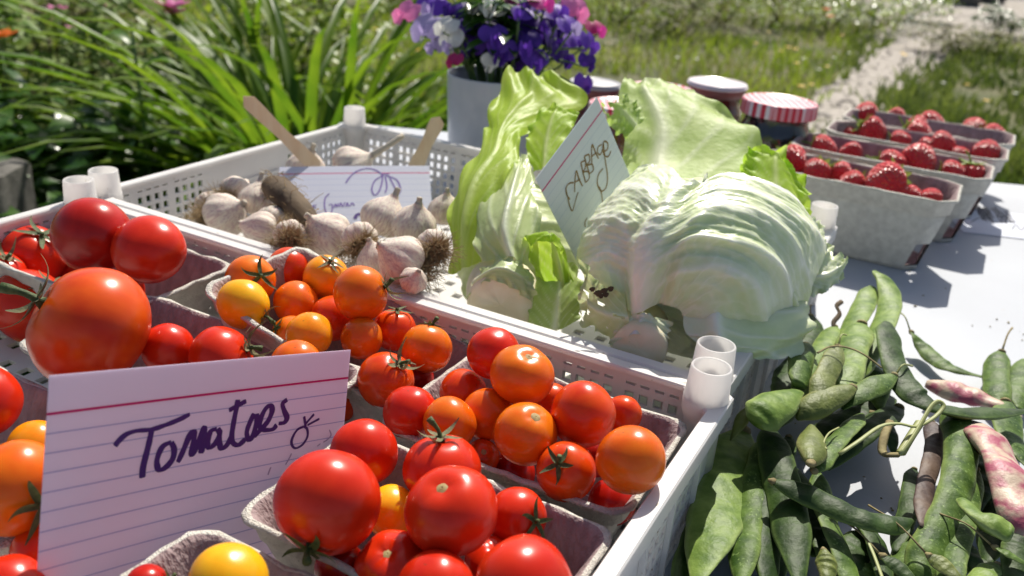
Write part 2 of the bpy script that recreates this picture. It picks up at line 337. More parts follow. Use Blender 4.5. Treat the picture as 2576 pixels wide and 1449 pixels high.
# gravel path running away to the right, from the patch behind the strawberries to the yard at the back
ctr = crom([np.array([*gpt(*p), 0]) for p in ((2010, 345), (2090, 300), (2165, 235), (2240, 165), (2340, 95), (2440, 40))] + [np.array([9.5, 17.5, 0])], 70)
wid = np.interp(np.linspace(0, 1, 70), [0, .18, .35, .5, .65, .8, 1], [.24, .25, .22, .29, .48, 1.1, 4.0])
pv, pf = [], []
for i, c in enumerate(ctr):
    t = unit(ctr[min(i+1, 69)] - ctr[max(i-1, 0)]); s = np.array([t[1], -t[0], 0])
    for j in range(9):
        q = (j - 4) / 4; w_ = wid[i] * (1 + .28 * nz((i*.35, q*3, 7)))
        p = c + s * q * w_; pv.append((p[0], p[1], gh(p[0], p[1]) + .012))
kind(obj('gravel_path', pv, grid_faces(70, 9), M['gravel']), 'structure')
yv, yf = [], []
for i in range(14):
    for j in range(14):
        a = i / 13; b = j / 13
        x = 5.2 + 12 * b - 1.1 * math.sin(a * 9) * (1 - b) * .6; y = 12.2 + 12 * a + .8 * math.sin(b * 11) * (1 - a)
        yv.append((x, y, (gh(x, y) if x < 16 and y < 22 else 0) + .02))
kind(obj('gravel_yard', yv, grid_faces(14, 14), M['gravel']), 'structure')
e0, e1 = np.array([*gpt(2640, 235), 0]), np.array([*gpt(2545, 90), 0])
pv = []
for i in range(30):
    c = e0 + (e1 - e0) * (i / 29 * 1.3 - .15)
    for j in range(7):
        q = j / 6; x = c[0] + q * 2.4 + .22 * nz((i*.4, 0, 2)) * (1 - q) ; y = c[1] - q * .4; pv.append((x, y, gh(x, y) + .016))
kind(obj('gravel_verge', pv, grid_faces(30, 7), M['gravel']), 'structure')
M['bed'] = mat('bed_soil', (.030,.022,.014), (.06,.045,.03), rough=1.0, nscale=30, bump=.8, bscale=60)
bv = []
for i in range(16):
    for j in range(16):
        a, b = i/15, j/15; x = -3.6 + 3.7*a + .12*nz((b*6, 1, 0)); y = .9 + 2.9*b + .14*nz((a*7, 2, 0)); bv.append((x, y, gh(x, y) + .03 - .05*(a in (0,1) or b in (0,1))))
kind(obj('bed_soil', bv, [tuple(reversed(q)) for q in grid_faces(16, 16)], M['bed']), 'structure')
cx_, cy_ = np.array(ctr)[:, 0], np.array(ctr)[:, 1]
def on_path(x, y, k=1.0):
    d = np.sqrt((x[:, None] - cx_[None]) ** 2 + (y[:, None] - cy_[None]) ** 2); i = d.argmin(1)
    w_ = wid[i] * (1 + .28 * np.array([nz((a*.35, .5, 7)) for a in i])) if len(i) < 4 else wid[i]
    return d[np.arange(len(x)), i] < w_ * k
def blades(name, x, y, h, w, mt, lean, k='stuff', z0=None):
    n = len(x); a = rng.uniform(0, 2*math.pi, n); la = rng.uniform(0, 2*math.pi, n); l = lean * h * rng.uniform(.2, 1, n)
    z = z0 if z0 is not None else np.zeros(n)
    sx, sy = np.cos(a) * w, np.sin(a) * w; lx, ly = np.cos(la) * l, np.sin(la) * l
    v = np.empty((n, 5, 3))
    v[:, 0] = np.stack([x - sx, y - sy, z - .01], 1); v[:, 1] = np.stack([x + sx, y + sy, z - .01], 1)
    v[:, 2] = np.stack([x - sx*.8 + lx*.35, y - sy*.8 + ly*.35, z + h*.55], 1); v[:, 3] = np.stack([x + sx*.8 + lx*.35, y + sy*.8 + ly*.35, z + h*.55], 1)
    v[:, 4] = np.stack([x + lx, y + ly, z + h], 1)
    me = bpy.data.meshes.new(name); me.vertices.add(n*5); me.vertices.foreach_set('co', v.ravel())
    b = np.arange(n)[:, None] * 5
    loops = np.concatenate([b + [0, 1, 3, 2], b + [2, 3, 4]], 1).ravel(); me.loops.add(n*7); me.loops.foreach_set('vertex_index', loops.astype(np.int32))
    st = (np.arange(n)[:, None] * 7 + [0, 4]).ravel(); me.polygons.add(n*2); me.polygons.foreach_set('loop_start', st.astype(np.int32))
    me.polygons.foreach_set('loop_total', np.tile([4, 3], n).astype(np.int32)); me.materials.append(mt); me.update(calc_edges=True); me.validate()
    o = bpy.data.objects.new(name, me); COL.objects.link(o); return kind(o, k)
def wedge(n, y0, y1, p=1.6):
    y = y0 * (y1 / y0) ** (rng.uniform(0, 1, n) ** .9); x = rng.uniform(-.72, .80, n) * y + rng.uniform(-.3, .3, n); return x, y
ghv = lambda x, y: np.array([gh(a, b) for a, b in zip(x, y)])
x, y = wedge(52000, 2.6, 15)
d_ = np.array([nz((a, b, 1), .8) + .5 * nz((a, b, 5), 2.5) for a, b in zip(x, y)])
keep = ~(on_path(x, y, .95) & (np.array([nz((a, b, 9), 3.1) for a, b in zip(x, y)]) + .55*on_path(x, y, .55) > -.02)) & (d_ > -.42) & ~((x > 5.4) & (y > 12.3)) & ~((x > .52 * y + .4) & (y > 6.0))
x, y, d_ = x[keep], y[keep], d_[keep]
weed = (x > .335 * y + .05) & (y < 9)
h = rng.uniform(.04, .12, len(x)) * (1 + .6 * d_); wbl = rng.uniform(.0025, .005, len(x)) * (1 + y * .1)
zz = ghv(x, y)
dry = (rng.uniform(0, 1, len(x)) + d_ * .5 < .34) & ~weed; gr = ~dry & ~weed
blades('lawn_grass', x[gr], y[gr], h[gr], wbl[gr], M['grass'], .8, z0=zz[gr])
blades('dry_grass', x[dry], y[dry], h[dry] * 1.1, wbl[dry], M['grass2'], .9, z0=zz[dry])
blades('weeds', x[weed], y[weed], h[weed] * 1.1, wbl[weed] * 1.7, M['weed'], 1.0, z0=zz[weed])
# loose pebbles on the gravel
x, y = wedge(6500, 3.4, 14); keep = on_path(x, y, 1.12) | ((x > .50 * y + .3) & (y > 5.5) & (y < 11)); x, y = x[keep], y[keep]
pb = MB()
octf = [(0,2,4),(2,1,4),(1,3,4),(3,0,4),(2,0,5),(1,2,5),(3,1,5),(0,3,5)]
for a, b in zip(x, y):
    r = random.uniform(.008, .026); q = random.uniform(.6, 1.3); z = gh(a, b) + .018
    pb.add([(a+r*q,b,z),(a-r*q,b+.3*r,z),(a,b+r,z+.2*r),(a+.2*r,b-r,z),(a,b,z+r*.35),(a,b,z-r*.5)], octf)
kind(pb.obj('path_pebbles', M['pebble']), 'stuff')

# ------------------------------------------------------------------ plants of the garden behind
def leaf_cloud(n, pos, size, aspect=2.2, droop=.4, up=.4):
    """n separate leaves: each a creased, bent blade of six faces"""
    mb_v, mb_f = [], []
    for i in range(n):
        p = pos(); s = size * random.uniform(.55, 1.25); az = random.uniform(0, 2*math.pi); el = random.uniform(-.5, .9) * up + .1
        d = np.array([math.cos(az)*math.cos(el), math.sin(az)*math.cos(el), math.sin(el)]); sd = unit(np.cross(d, (random.uniform(-.4,.4), random.uniform(-.4,.4), 1))); nn = np.cross(sd, d)
        k = len(mb_v); wv = s / aspect
        for j, (t, w_) in enumerate(((0, .12), (.35, 1), (.7, .8), (1, .06))):
            c = p + d * s * t - np.array([0, 0, 1]) * droop * s * t * t
            for q in (-1, 0, 1): mb_v.append(c + sd * q * w_ * wv * .5 + nn * abs(q) * w_ * wv * .14)
        for j in range(3):
            for q in range(2): a = k + j*3 + q; mb_f.append((a, a+1, a+4, a+3))
    return mb_v, mb_f
def bush(name, base, rx, ry, h, n, size, mt, label, cat, aspect=2.0, group=None, lumps=7, stems=6, hollow=.3):
    base = np.asarray(base, float); root = empty(name, base)
    cs = [(np.array([random.uniform(-1,1)*rx*.65, random.uniform(-1,1)*ry*.65, h*random.uniform(.3,.8)]), random.uniform(.3,.55)) for _ in range(lumps)]
    def pos():
        c, s = random.choice(cs); v = unit(np.array([random.gauss(0,1) for _ in range(3)])) * random.uniform(hollow, 1) ** .5
        p = c + v * np.array([rx*s*1.3, ry*s*1.3, h*s*.8]); p[2] = max(.02, p[2]); return base + p
    v, f = leaf_cloud(n, pos, size, aspect); o = obj('foliage', v, f, mt, root); o['kind'] = 'stuff'
    sb = MB()
    for i in range(stems):
        c, s = random.choice(cs); tp = base + c * np.array([1, 1, 1.15]); sb.add(*tube(crom([base + [random.uniform(-.06,.06), random.uniform(-.06,.06), -.02], base + c*.5 + [0,0,.05], tp], 7), list(np.linspace(.008, .003, 7)), 6))
    sb.obj('stems', M['bark'], root, smooth=True)
    return tag(root, label, cat, group)
# the clump of strap leaves behind the crates: every leaf is a part
def strap_mesh(L, wdt, bend, k):
    v = []
    for i in range(9):
        t = i / 8; ang = 1.42 - bend * t ** 1.3
        if i == 0: p = np.zeros(3)
        else: p = p + np.array([math.cos(ang), 0, math.sin(ang)]) * L / 8
        w_ = wdt * (.5 + .9 * t if t < .3 else 1.0) * (1 - max(0, t - .55) ** 1.5 * 2.9)
        w_ = max(w_, .0012)
        for q in (-1, 0, 1): v.append((p[0] - abs(q) * w_ * .12, q * w_ * .5, p[2] + abs(q) * w_ * .22))
    me = obj('leaf', v, grid_faces(9, 3), M['strap']).data
    return me
_protos = []
for k in range(6):
    me = strap_mesh(random.uniform(.62, 1.05), random.uniform(.016, .028), random.uniform(1.2, 2.3), k); _protos.append(me)
for o in [o for o in COL.objects if o.name.startswith('leaf')]: bpy.data.objects.remove(o)
def strap_clump(base, n, label, sc_=1.0, spread=.12, stems=0):
    root = empty('strap_leaf_plant', base); tag(root, label, 'plant')
    for i in range(n):
        a = random.uniform(0, 2*math.pi); r = spread * random.random() ** .5
        Mx = Matrix.Translation((r*math.cos(a), r*math.sin(a), 0)) @ Matrix.Rotation(a + random.gauss(0, .5), 4, 'Z') @ Matrix.Rotation(random.gauss(-.05, .14), 4, 'Y') @ Matrix.Scale(sc_ * random.uniform(.65, 1.12), 4)
        inst(random.choice(_protos), 'leaf', root, mat4=Mx)
    return root
strap_clump((-.56, 2.25, 0), 520, 'large clump of arching glossy strap leaves behind the garlic crate', 1.02, .17)
strap_clump((-.85, 2.85, 0), 90, 'smaller strap leaf clump behind the left of the large arching one', .95, .12)
strap_clump((-.36, 2.75, 0), 90, 'strap leaf tuft at the lawn edge between the large clump and the vase', .8, .12)
# leafy herbs of the dark bed at the left
HB = [(-.95, 1.55, .26,.22,.40, 260,.075,'leafB','low dark undergrowth plant hugging the left wall of the garlic crate'),
      (-.55, 2.0, .30,.2,.42, 260,.075,'leafB','dark leafy undergrowth behind the far corner of the garlic crate'),
      (-1.75, 1.9, .3,.3,.75, 300,.065,'leafA','mid green bushy plant just behind the concrete block'),
      (-1.32, 1.75, .26,.24,.62, 330,.075,'leafB','low dark leafy plant nearest the left end of the crates'),
      (-1.02, 1.98, .28,.26,.50, 300,.085,'leafB','broad leaved dark plant just beyond the garlic crate'),
      (-1.60, 2.15, .30,.28,.80, 420,.06,'leafA','bushy mid green herb behind the stone block at the left'),
      (-1.25, 2.45, .28,.28,.92, 420,.055,'leafD','tall grey green herb left of the strap leaf clump'),
      (-1.85, 2.75, .36,.3,.95, 420,.06,'leafA','tall mid green bushy plant at the far left'),
      (-1.5, 3.1, .4,.34,.98, 380,.06,'leafE','brownish green flowering herb in the back of the left bed'),
      (-.95, 3.3, .36,.34,.85, 380,.065,'leafC','yellow green bushy plant behind the strap leaves'),
      (-2.3, 3.4, .5,.4,1.05, 420,.07,'leafB','dark tall shrub at the left back of the bed'),
      (-.72, 1.82, .22,.18,.34, 160,.08,'leafB','low dark plant in the shade under the strap leaves')]
for bx, by, rx, ry, hh, n, s, mt, lb in HB: bush('herb_plant', (bx, by, 0), rx*1.15, ry*1.15, hh, int(n*3.2), s, M[mt], lb, 'plant', aspect=1.9, lumps=13)
# a young plant with yellow lit upright leaves in the bed
def upright_plant(base, h, n, mt, label):
    root = empty('upright_plant', base); tag(root, label, 'plant'); base = np.asarray(base, float)
    top = base + np.array([random.uniform(-.03,.03), 0, h]); path = crom([base, base*.5 + top*.5 + [.012, 0, 0], top], 8)
    v, f = tube(path, list(np.linspace(.007, .003, 8)), 6); obj('stem', v, f, M['stem'], root)
    for i in range(n):
        t = .25 + .75 * i / n; a = i * 2.4; p = base + (top - base) * t; L = .17 * (1.15 - .5 * t); vv = []
        for j in range(6):
            q = j / 5; c = p + np.array([math.cos(a), math.sin(a), 0]) * L * q * .75 + np.array([0, 0, 1]) * L * (q * .9 - q * q * .75)
            w_ = .05 * math.sin(math.pi * min(1, q * .92 + .08)) ** .8 * L / .17 + .001; s = np.array([-math.sin(a), math.cos(a), 0])
            for e in (-1, 0, 1): vv.append(c + s * e * w_ * .5 + np.array([0, 0, abs(e) * w_ * .2]))
        obj('leaf', vv, grid_faces(6, 3), mt, root)
    return root
upright_plant((-1.12, 1.72, 0), .66, 11, M['leafC'], 'young plant with yellow lit leaves in the dark bed behind the garlic crate')
upright_plant((-1.42, 1.62, 0), .62, 9, M['leafC'], 'young yellow green plant nearest the concrete block')
upright_plant((-.86, 1.95, 0), .70, 10, M['leafA'], 'upright green plant with pointed leaves in front of the strap leaves')
def flower(name, base, h, r, mt, label, group=None, petals=6):
    root = empty(name, base); base = np.asarray(base, float); tag(root, label, 'flower', group)
    top = base + [random.uniform(-.02,.02), random.uniform(-.02,.02), h]
    v, f = tube([base, base*.5+top*.5+[.006,0,0], top], .0018 if r < .03 else .003, 5); obj('stem', v, f, M['stem'], root)
    mb = MB()
    for k in range(petals):
        a = 2*math.pi*k/petals; d = np.array([math.cos(a), math.sin(a), .35]); s = np.array([-math.sin(a), math.cos(a), 0])
        mb.add([top, top + d*r*.6 - s*r*.33, top + d*r + [0,0,.05*r], top + d*r*.6 + s*r*.33], [(0,1,2,3)])
    mb.obj('petals', mt, root); return root
def flower_at(px, py, h, r, mt, label, dist=None, group=None, **k):
    """stands where the sight line is 'dist' metres away; grown from the ground below"""
    p = CAM + ray(px, py) * dist
    return flower('garden_flower', (p[0], p[1], 0), p[2], r, mt, label, group, **k)
flower_at(430, 18, 0, .05, M['f_pink'], 'bright pink flower on a tall stem above the strap leaves', 2.35, petals=9)
flower_at(455, 35, 0, .035, M['f_pink'], 'smaller pink flower just right of the bright pink one', 2.35, petals=7)
flower_at(132, 28, 0, .034, M['f_pink'], 'pale pink flower at the top left of the bed', 2.5, petals=7)
flower_at(275, 15, 0, .028, M['f_pink'], 'faint pink flower between the two brighter pink ones', 2.7)
flower_at(214, 75, 0, .028, M['f_pink'], 'small lilac pink flower low in the left bed', 2.5)
flower_at(5, 95, 0, .05, M['f_orange'], 'orange flower at the left edge of the picture', 2.1, petals=8)
YF = [(905,150),(940,75),(1050,128),(1090,190),(1025,225),(1875,230),(1936,82),(1905,110),(1980,120),(1970,130),(2000,160),(2010,218),(2090,170),(2270,135),(2280,140),(2435,215),(2475,255),(2005,125),(2050,215),(2120,90)]
for i, (px, py) in enumerate(YF):
    g = at(px, py, .10); flower('meadow_flower', (g[0], g[1], 0), .10, .022 + .004*(i % 3), M['f_yellow'], 'small yellow flower growing in the lawn', 'yellow flowers in the lawn')
WF = [(1010,140),(985,190),(1040,240),(1700,145),(1760,150),(2030,150),(2095,145),(2140,135),(2060,175),(2290,140),(2380,210),(2555,235),(2060,60),(1690,35)]
for i, (px, py) in enumerate(WF):
    g = at(px, py, .09); flower('meadow_flower', (g[0], g[1], 0), .09, .02, M['f_white'], 'small white flower growing in the lawn', 'white flowers in the lawn')
# shrubs beyond the lawn
SH = [(1560,60,1.0,.5,.62,'leafD','grey green shrub behind the bouquet'),(1690,95,.7,.5,.50,'leafE','brownish low shrub beyond the lawn behind the jam jars'),
      (1800,70,.8,.6,.7,'leafD','pale grey green shrub in the middle of the back row'),(1950,60,.9,.6,.66,'leafE','reddish brown shrub with orange blooms in the back row'),
      (2080,75,.7,.5,.5,'leafC','yellow green low shrub left of the dark round bush'),(2205,72,.62,.5,.62,'leafB','dark round bush beside the gravel path'),
      (2285,55,.5,.4,.42,'leafC','bright green low plant right of the dark round bush'),(1300,40,1.3,.6,.7,'leafA','wide green shrub behind the bouquet of sweet peas'),
      (1000,20,1.1,.6,.75,'leafD','grey green shrub beyond the lawn left of the bouquet'),(800,5,1.2,.7,.9,'leafB','dark green shrub behind the strap leaf clump'),
      (1650,5,1.4,.8,.9,'leafD','large grey green shrub at the top of the picture'),(2000,5,1.4,.7,.9,'leafA','green shrub at the back behind the reddish brown one'),
      (2520,92,.35,.3,.34,'leafB','small dark plant on the gravel at the right'),(2400,140,.5,.35,.25,'leafE','brown dry weed patch between the gravel strips')]
for px, py, rx, ry, hh, mt, lb in SH:
    g = at(px, py, 0); bush('garden_shrub', (g[0], g[1], 0), rx, ry, hh, 420, .075, M[mt], lb, 'shrub', aspect=2.0, lumps=8)
for (px, py) in ((2077, 25), (2092, 43)): flower_at(px, py, 0, .05, M['f_orange'], 'orange red bloom %s the reddish brown shrub' % ('on top of' if py < 30 else 'low on'), 8.6, petals=7)
# the far edge of the yard: dark hedge and a few boulders
bush('far_hedge', (9.6, 17.6, 0), 2.8, .8, 1.5, 900, .13, M['leafB'], 'dark hedge at the far edge of the gravel yard', 'hedge', lumps=14)
def rock(loc, sx, sy, sz, label, name='boulder', seed=0, n=14):
    v = []
    for i in range(n+1):
        th_ = math.pi * i / n
        for j in range(2*n):
            ph = math.pi * j / n; d = np.array([math.sin(th_)*math.cos(ph), math.sin(th_)*math.sin(ph), math.cos(th_)])
            e = np.sign(d) * np.abs(d) ** .55; r = 1 + .12 * nz(d, 1.7, seed) + .04 * nz(d, 6, seed)
            v.append(np.array(loc) + e * np.array([sx, sy, sz]) * r + [0, 0, sz * .9])
    return tag(obj(name, v, grid_faces(n+1, 2*n, True), M['stone']), label, 'stone')
rock((*gpt(2400, 12), 0), .35, .3, .22, 'grey boulder on the gravel yard far at the back', seed=3)
rock((*gpt(2470, 8), 0), .3, .3, .2, 'second grey boulder at the back beside the hedge', seed=5)
# concrete block standing in the bed at the left
bb = at(60, 450, .50)
blk = MB(); n_ = 10
def blkpt(u, v, w_): 
    p = np.array([u*.10, v*.07, w_*.25]); r = .006 * nz(p, 22) + .003 * nz(p, 60); e = np.array([u, v, w_]); return np.array([bb[0]-.16, bb[1]+.08, .25]) + p * (1 - .03 * (np.abs(e) > .98).sum()) + r
for ax in range(3):
    for s in (-1, 1):
        vv = [];
        for i in range(n_):
            for j in range(n_):
                q = [0, 0, 0]; q[ax] = s; q[(ax+1) % 3] = -1 + 2*i/(n_-1); q[(ax+2) % 3] = -1 + 2*j/(n_-1); vv.append(blkpt(*q))
        blk.add(vv, grid_faces(n_, n_))
tag(blk.obj('concrete_block', M['stone'], smooth=True), 'rough grey concrete block at the left edge beside the tomato crate', 'block')

# ------------------------------------------------------------------ table
t_rot = math.radians(-3)
tb = empty('table', (0, 0, 0)); tag(tb, 'white table carrying the crates, beans and strawberry punnets', 'table')
c_, s_ = math.cos(t_rot), math.sin(t_rot)
def tpt(x, y, z): return (c_*x - s_*y, s_*x + c_*y + .0, z)
TX0, TX1, TY0, TY1 = -.288, 1.25, -.25, 1.082
def slab(x0, x1, y0, y1, z0, z1, r=.006):
    prof = [(z0, r), (z0 + .001, 0), (z1 - r, 0), (z1 - r*.3, r*.3), (z1, r)]; v = []
    for z, ins in prof:
        for a, b in ((x0+ins, y0+ins), (x1-ins, y0+ins), (x1-ins, y1-ins), (x0+ins, y1-ins)): v.append(tpt(a, b, z))
    f = grid_faces(5, 4, True); f += [(3,2,1,0), (16,17,18,19)]; return v, f
v, f = slab(TX0, TX1, TY0, TY1, TABLE - .035, TABLE); obj('tabletop', v, f, M['table'], tb, smooth=False)
for lx, ly in ((TX0+.09, TY0+.08), (TX1-.09, TY0+.08), (TX1-.09, TY1-.08), (TX0+.09, TY1-.08)):
    v, f = tube([tpt(lx, ly, 0), tpt(lx, ly, TABLE - .036)], .014, 10); obj('leg', v, f, M['leg'], tb)
# ------------------------------------------------------------------ lattice crates
def lattice(L, Hh, th, cols, rows, hole):
    """wall in the x-z plane, thickness in y; cols / rows are the hole spans; hole(i, j) says which are open"""
    xs = sorted({0, L, *[a for c in cols for a in c]}); zs = sorted({0, Hh, *[a for r in rows for a in r]})
    cset = {c[0]: i for i, c in enumerate(cols)}; rset = {r[0]: j for j, r in enumerate(rows)}
    nx, nz_ = len(xs) - 1, len(zs) - 1
    op = [[(xs[i] in cset and zs[j] in rset and hole(cset[xs[i]], rset[zs[j]])) for j in range(nz_)] for i in range(nx)]
    v = []; vid = {}
    def V(i, j, k):
        if (i, j, k) not in vid: vid[(i, j, k)] = len(v); v.append((xs[i], th * k, zs[j]))
        return vid[(i, j, k)]
    f = []
    for i in range(nx):
        for j in range(nz_):
            if op[i][j]: continue
            f.append((V(i,j,0), V(i+1,j,0), V(i+1,j+1,0), V(i,j+1,0))); f.append((V(i,j,1), V(i,j+1,1), V(i+1,j+1,1), V(i+1,j,1)))
            for di, dj, e in ((-1,0,((i,j),(i,j+1))), (1,0,((i+1,j+1),(i+1,j))), (0,-1,((i+1,j),(i,j))), (0,1,((i,j+1),(i+1,j+1)))):
                a, b = i + di, j + dj
                if a < 0 or b < 0 or a >= nx or b >= nz_ or op[a][b]:
                    f.append((V(*e[0],0), V(*e[0],1), V(*e[1],1), V(*e[1],0)))
    return v, f
CH = .0622
def wall_mesh(L, th=.0022, panel=False):
    p, hw = .0076, .0048; cols, blanks = [], set(); x = .017; k = 0
    while x + hw < L - .015:
        cols.append((x, x + hw)); k += 1; x += p
        if k % 4 == 0: x += .004
    rows = [(.0045 + i * .0080, .0045 + i * .0080 + .0052) for i in range(6)] + [(.0535, .0550)]
    mid = L / 2
    def hole(i, j):
        c = (cols[i][0] + cols[i][1]) / 2
        if panel and abs(c - mid) < .048: return False
        return True
    v, f = lattice(L, CH - .0028, th, cols, rows, hole); mb = MB().add(v, f)
    # outer stiffening ribs between the groups of holes
    k = 0; x = .017
    for i in range(len(cols)):
        if i % 4 == 3: xr = cols[i][1] + .0018; mb.box((xr, -.0022, .001), (xr + .0022, -.0001, CH - .004))
    if panel:
        mb.box((mid - .046, th + .0001, .008), (mid + .046, th + .0016, .040)); mb.box((mid - .040, th + .0017, .012), (mid + .040, th + .0024, .036))
    return mb
def make_crate(name, u0, v0, L, Wd, label):
    P = cr(u0, v0, TABLE); root = empty(name, P, TH); tag(root, label, 'crate', 'white plastic lattice crates')
    w1 = wall_mesh(L - .016); w2 = wall_mesh(Wd - .016, panel=True)
    for k, (wm, T) in enumerate(((w1, Matrix.Translation((.008, .0046, 0))), (w1, Matrix.Translation((L-.008, Wd-.0046, 0)) @ Matrix.Rotation(math.pi, 4, 'Z')),
                  (w2, Matrix.Translation((.0046, Wd-.008, 0)) @ Matrix.Rotation(-math.pi/2, 4, 'Z')), (w2, Matrix.Translation((L-.0046, .008, 0)) @ Matrix.Rotation(math.pi/2, 4, 'Z')))):
        o = obj('wall', [tuple(T @ Vector(q)) for q in wm.v], wm.f, M['crate'], root, smooth=False, local=True)
    # rim: flat flange with a lip turned down outside, chamfered inside at the corners
    rw, zt, g = .0078, CH, .016
    outer = [(0, 0), (L, 0), (L, Wd), (0, Wd)]
    def ring(ins, z): return [(ins, ins, z), (L-ins, ins, z), (L-ins, Wd-ins, z), (ins, Wd-ins, z)]
    def ring8(ins, z):
        a = ins + g
        return [(a, ins, z), (L-a, ins, z), (L-ins, a, z), (L-ins, Wd-a, z), (L-a, Wd-ins, z), (a, Wd-ins, z), (ins, Wd-a, z), (ins, a, z)]
    def ring8o(ins, z):
        c = .004 + ins
        return [(c, ins, z), (L-c, ins, z), (L-ins, c, z), (L-ins, Wd-c, z), (L-c, Wd-ins, z), (c, Wd-ins, z), (ins, Wd-c, z), (ins, c, z)]
    lv = [ring8o(.0012, zt-.010), ring8o(0, zt-.010), ring8o(0, zt-.0008), ring8o(.0008, zt), ring8(rw-.0006, zt), ring8(rw, zt-.0008), ring8(rw, zt-.0027), ring8o(.0014, zt-.0026)]
    v = [q for r in lv for q in r]; f = grid_faces(len(lv), 8, True); f += [((len(lv)-1)*8+j, (len(lv)-1)*8+(j+1)%8, (j+1)%8, j) for j in range(8)]
    obj('rim', v, f, M['crate'], root, smooth=False, local=True)
    # corner posts: hollow tapered cup on a column
    for x, y in ((.0113, .0113), (L-.0113, .0113), (L-.0113, Wd-.0113), (.0113, Wd-.0113)):
        pr = [(.0088, .0), (.0088, CH-.012), (.0108, CH-.006), (.0108, CH+.0003), (.0104, CH+.0004), (.0095, CH+.0158), (.0092, CH+.0163), (.0084, CH+.0163), (.0082, CH+.0155), (.0086, CH+.001), (.0001, CH+.0006)]
        v, f = lathe(pr, 28, cap0=True); obj('corner_post', [(a+x, b+y, c) for a, b, c in v], f, M['post'], root, local=True)
    # slatted floor
    nx, ny = int((L-.03)/.016), int((Wd-.03)/.016)
    cols = [(.012 + i*.016, .012 + i*.016 + .007) for i in range(nx)]; rows = [(.012 + j*.016, .012 + j*.016 + .007) for j in range(ny)]
    v, f = lattice(L-.018, Wd-.018, .0025, cols, rows, lambda i, j: True)
    obj('floor', [(a+.009, c+.009, .0035 + b) for a, b, c in v], f, M['crate'], root, smooth=False, local=True)
    return root
make_crate('plastic_crate', -.0145, -.0145, .4555, .300, 'white lattice crate at the back holding garlic and cabbages')
make_crate('plastic_crate', -.007, -.0155 - .300/K, .4545, .2995, 'white lattice crate in front holding the punnets of tomatoes')

# ------------------------------------------------------------------ pulp board punnets
def outline(hx, hy, c, ns=14, nl=8, nc=5):
    """rounded rectangle with corner size c"""
    out = []
    cs = [(hx-c, -(hy-c), -90), (hx-c, hy-c, 0), (-(hx-c), hy-c, 90), (-(hx-c), -(hy-c), 180)]
    for k, (x, y, a) in enumerate(cs):
        for i in range(nc): t = math.radians(a + 90*i/(nc-1)); out.append((x + c*math.cos(t), y + c*math.sin(t)))
        nxt = cs[(k+1) % 4]; t2 = math.radians(nxt[2]); p0 = out[-1]; p1 = (nxt[0] + c*math.cos(t2), nxt[1] + c*math.sin(t2)); n = nl if k in (0, 2) else ns
        for i in range(1, n): out.append((p0[0] + (p1[0]-p0[0])*i/n, p0[1] + (p1[1]-p0[1])*i/n))
    return out
def punnet(name, M4, L, Wd, Hh, c, label, group, slots=False, nc=5, seed=0, torn=1.0):
    hx, hy = L/2, Wd/2; ins = .016; th = .0022
    lev = []                                     # (half x, half y, corner, z, material)
    for t in (0, .06, .2, .38, .56, .74): lev.append((hx - ins*(1-t) - .0016, hy - ins*(1-t)*.8 - .0016, c*.8, Hh*t, 0))
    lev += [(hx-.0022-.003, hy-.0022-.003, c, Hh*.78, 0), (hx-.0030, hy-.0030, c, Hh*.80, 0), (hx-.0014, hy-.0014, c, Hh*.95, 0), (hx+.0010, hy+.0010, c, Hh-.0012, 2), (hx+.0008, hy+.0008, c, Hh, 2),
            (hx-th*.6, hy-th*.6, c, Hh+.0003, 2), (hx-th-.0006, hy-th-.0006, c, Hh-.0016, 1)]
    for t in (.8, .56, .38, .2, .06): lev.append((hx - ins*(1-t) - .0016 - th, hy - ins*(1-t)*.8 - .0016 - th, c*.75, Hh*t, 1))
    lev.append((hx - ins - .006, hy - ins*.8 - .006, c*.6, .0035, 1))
    V = []; n = None
    for a, b, cc, z, mi in lev:
        o = outline(a, b, cc, nc=nc); n = len(o)
        for k, (x, y) in enumerate(o):
            rimw = math.exp(-((z - Hh) / (Hh*.10)) ** 2)
            dz = rimw * torn * (.0012 * nz((x*90, y*90, seed), 1) + .0008 * nz((x*330, y*330, seed+5), 1)); dn = 1 + rimw * .005 * nz((x*140, y*140, seed+9), 1) * torn
            wv = .0004 * nz((x*40, y*40, z*40 + seed), 1)
            V.append((x*dn + wv, y*dn + wv, max(0, z + dz)))
    Fc = []; mi = []
    sl = set()
    if slots:
        o = outline(hx, hy, c, nc=nc)
        for k in range(n):
            x, y = o[k]; x2, y2 = o[(k+1) % n]; mx_, my_ = (x+x2)/2, (y+y2)/2
            if abs(mx_) > hx - c*1.02 and abs(my_) > hy - c*1.0: sl.add(k)
    nl = len(lev)
    out_rows = [1, 2]; in_rows = [nl-5, nl-4]
    for i in range(nl-1):
        for j in range(n):
            if slots and j in sl and (i in (1, 2) or i in (15, 16)): continue
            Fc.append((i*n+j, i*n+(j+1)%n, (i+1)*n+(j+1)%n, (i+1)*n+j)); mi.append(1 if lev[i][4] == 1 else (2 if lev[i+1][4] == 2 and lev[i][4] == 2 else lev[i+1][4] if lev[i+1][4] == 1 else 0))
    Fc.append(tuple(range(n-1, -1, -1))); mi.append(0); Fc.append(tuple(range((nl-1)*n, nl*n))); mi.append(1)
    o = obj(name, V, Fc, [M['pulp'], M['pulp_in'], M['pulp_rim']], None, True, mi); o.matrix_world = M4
    return tag(o, label, 'punnet', group)
def crate_m4(u, v, z, tilt=0.0):
    T = Matrix.Translation(Vector(cr(u, v, z))) @ Matrix.Rotation(TH, 4, 'Z') @ Matrix.Rotation(tilt, 4, 'Y'); return T
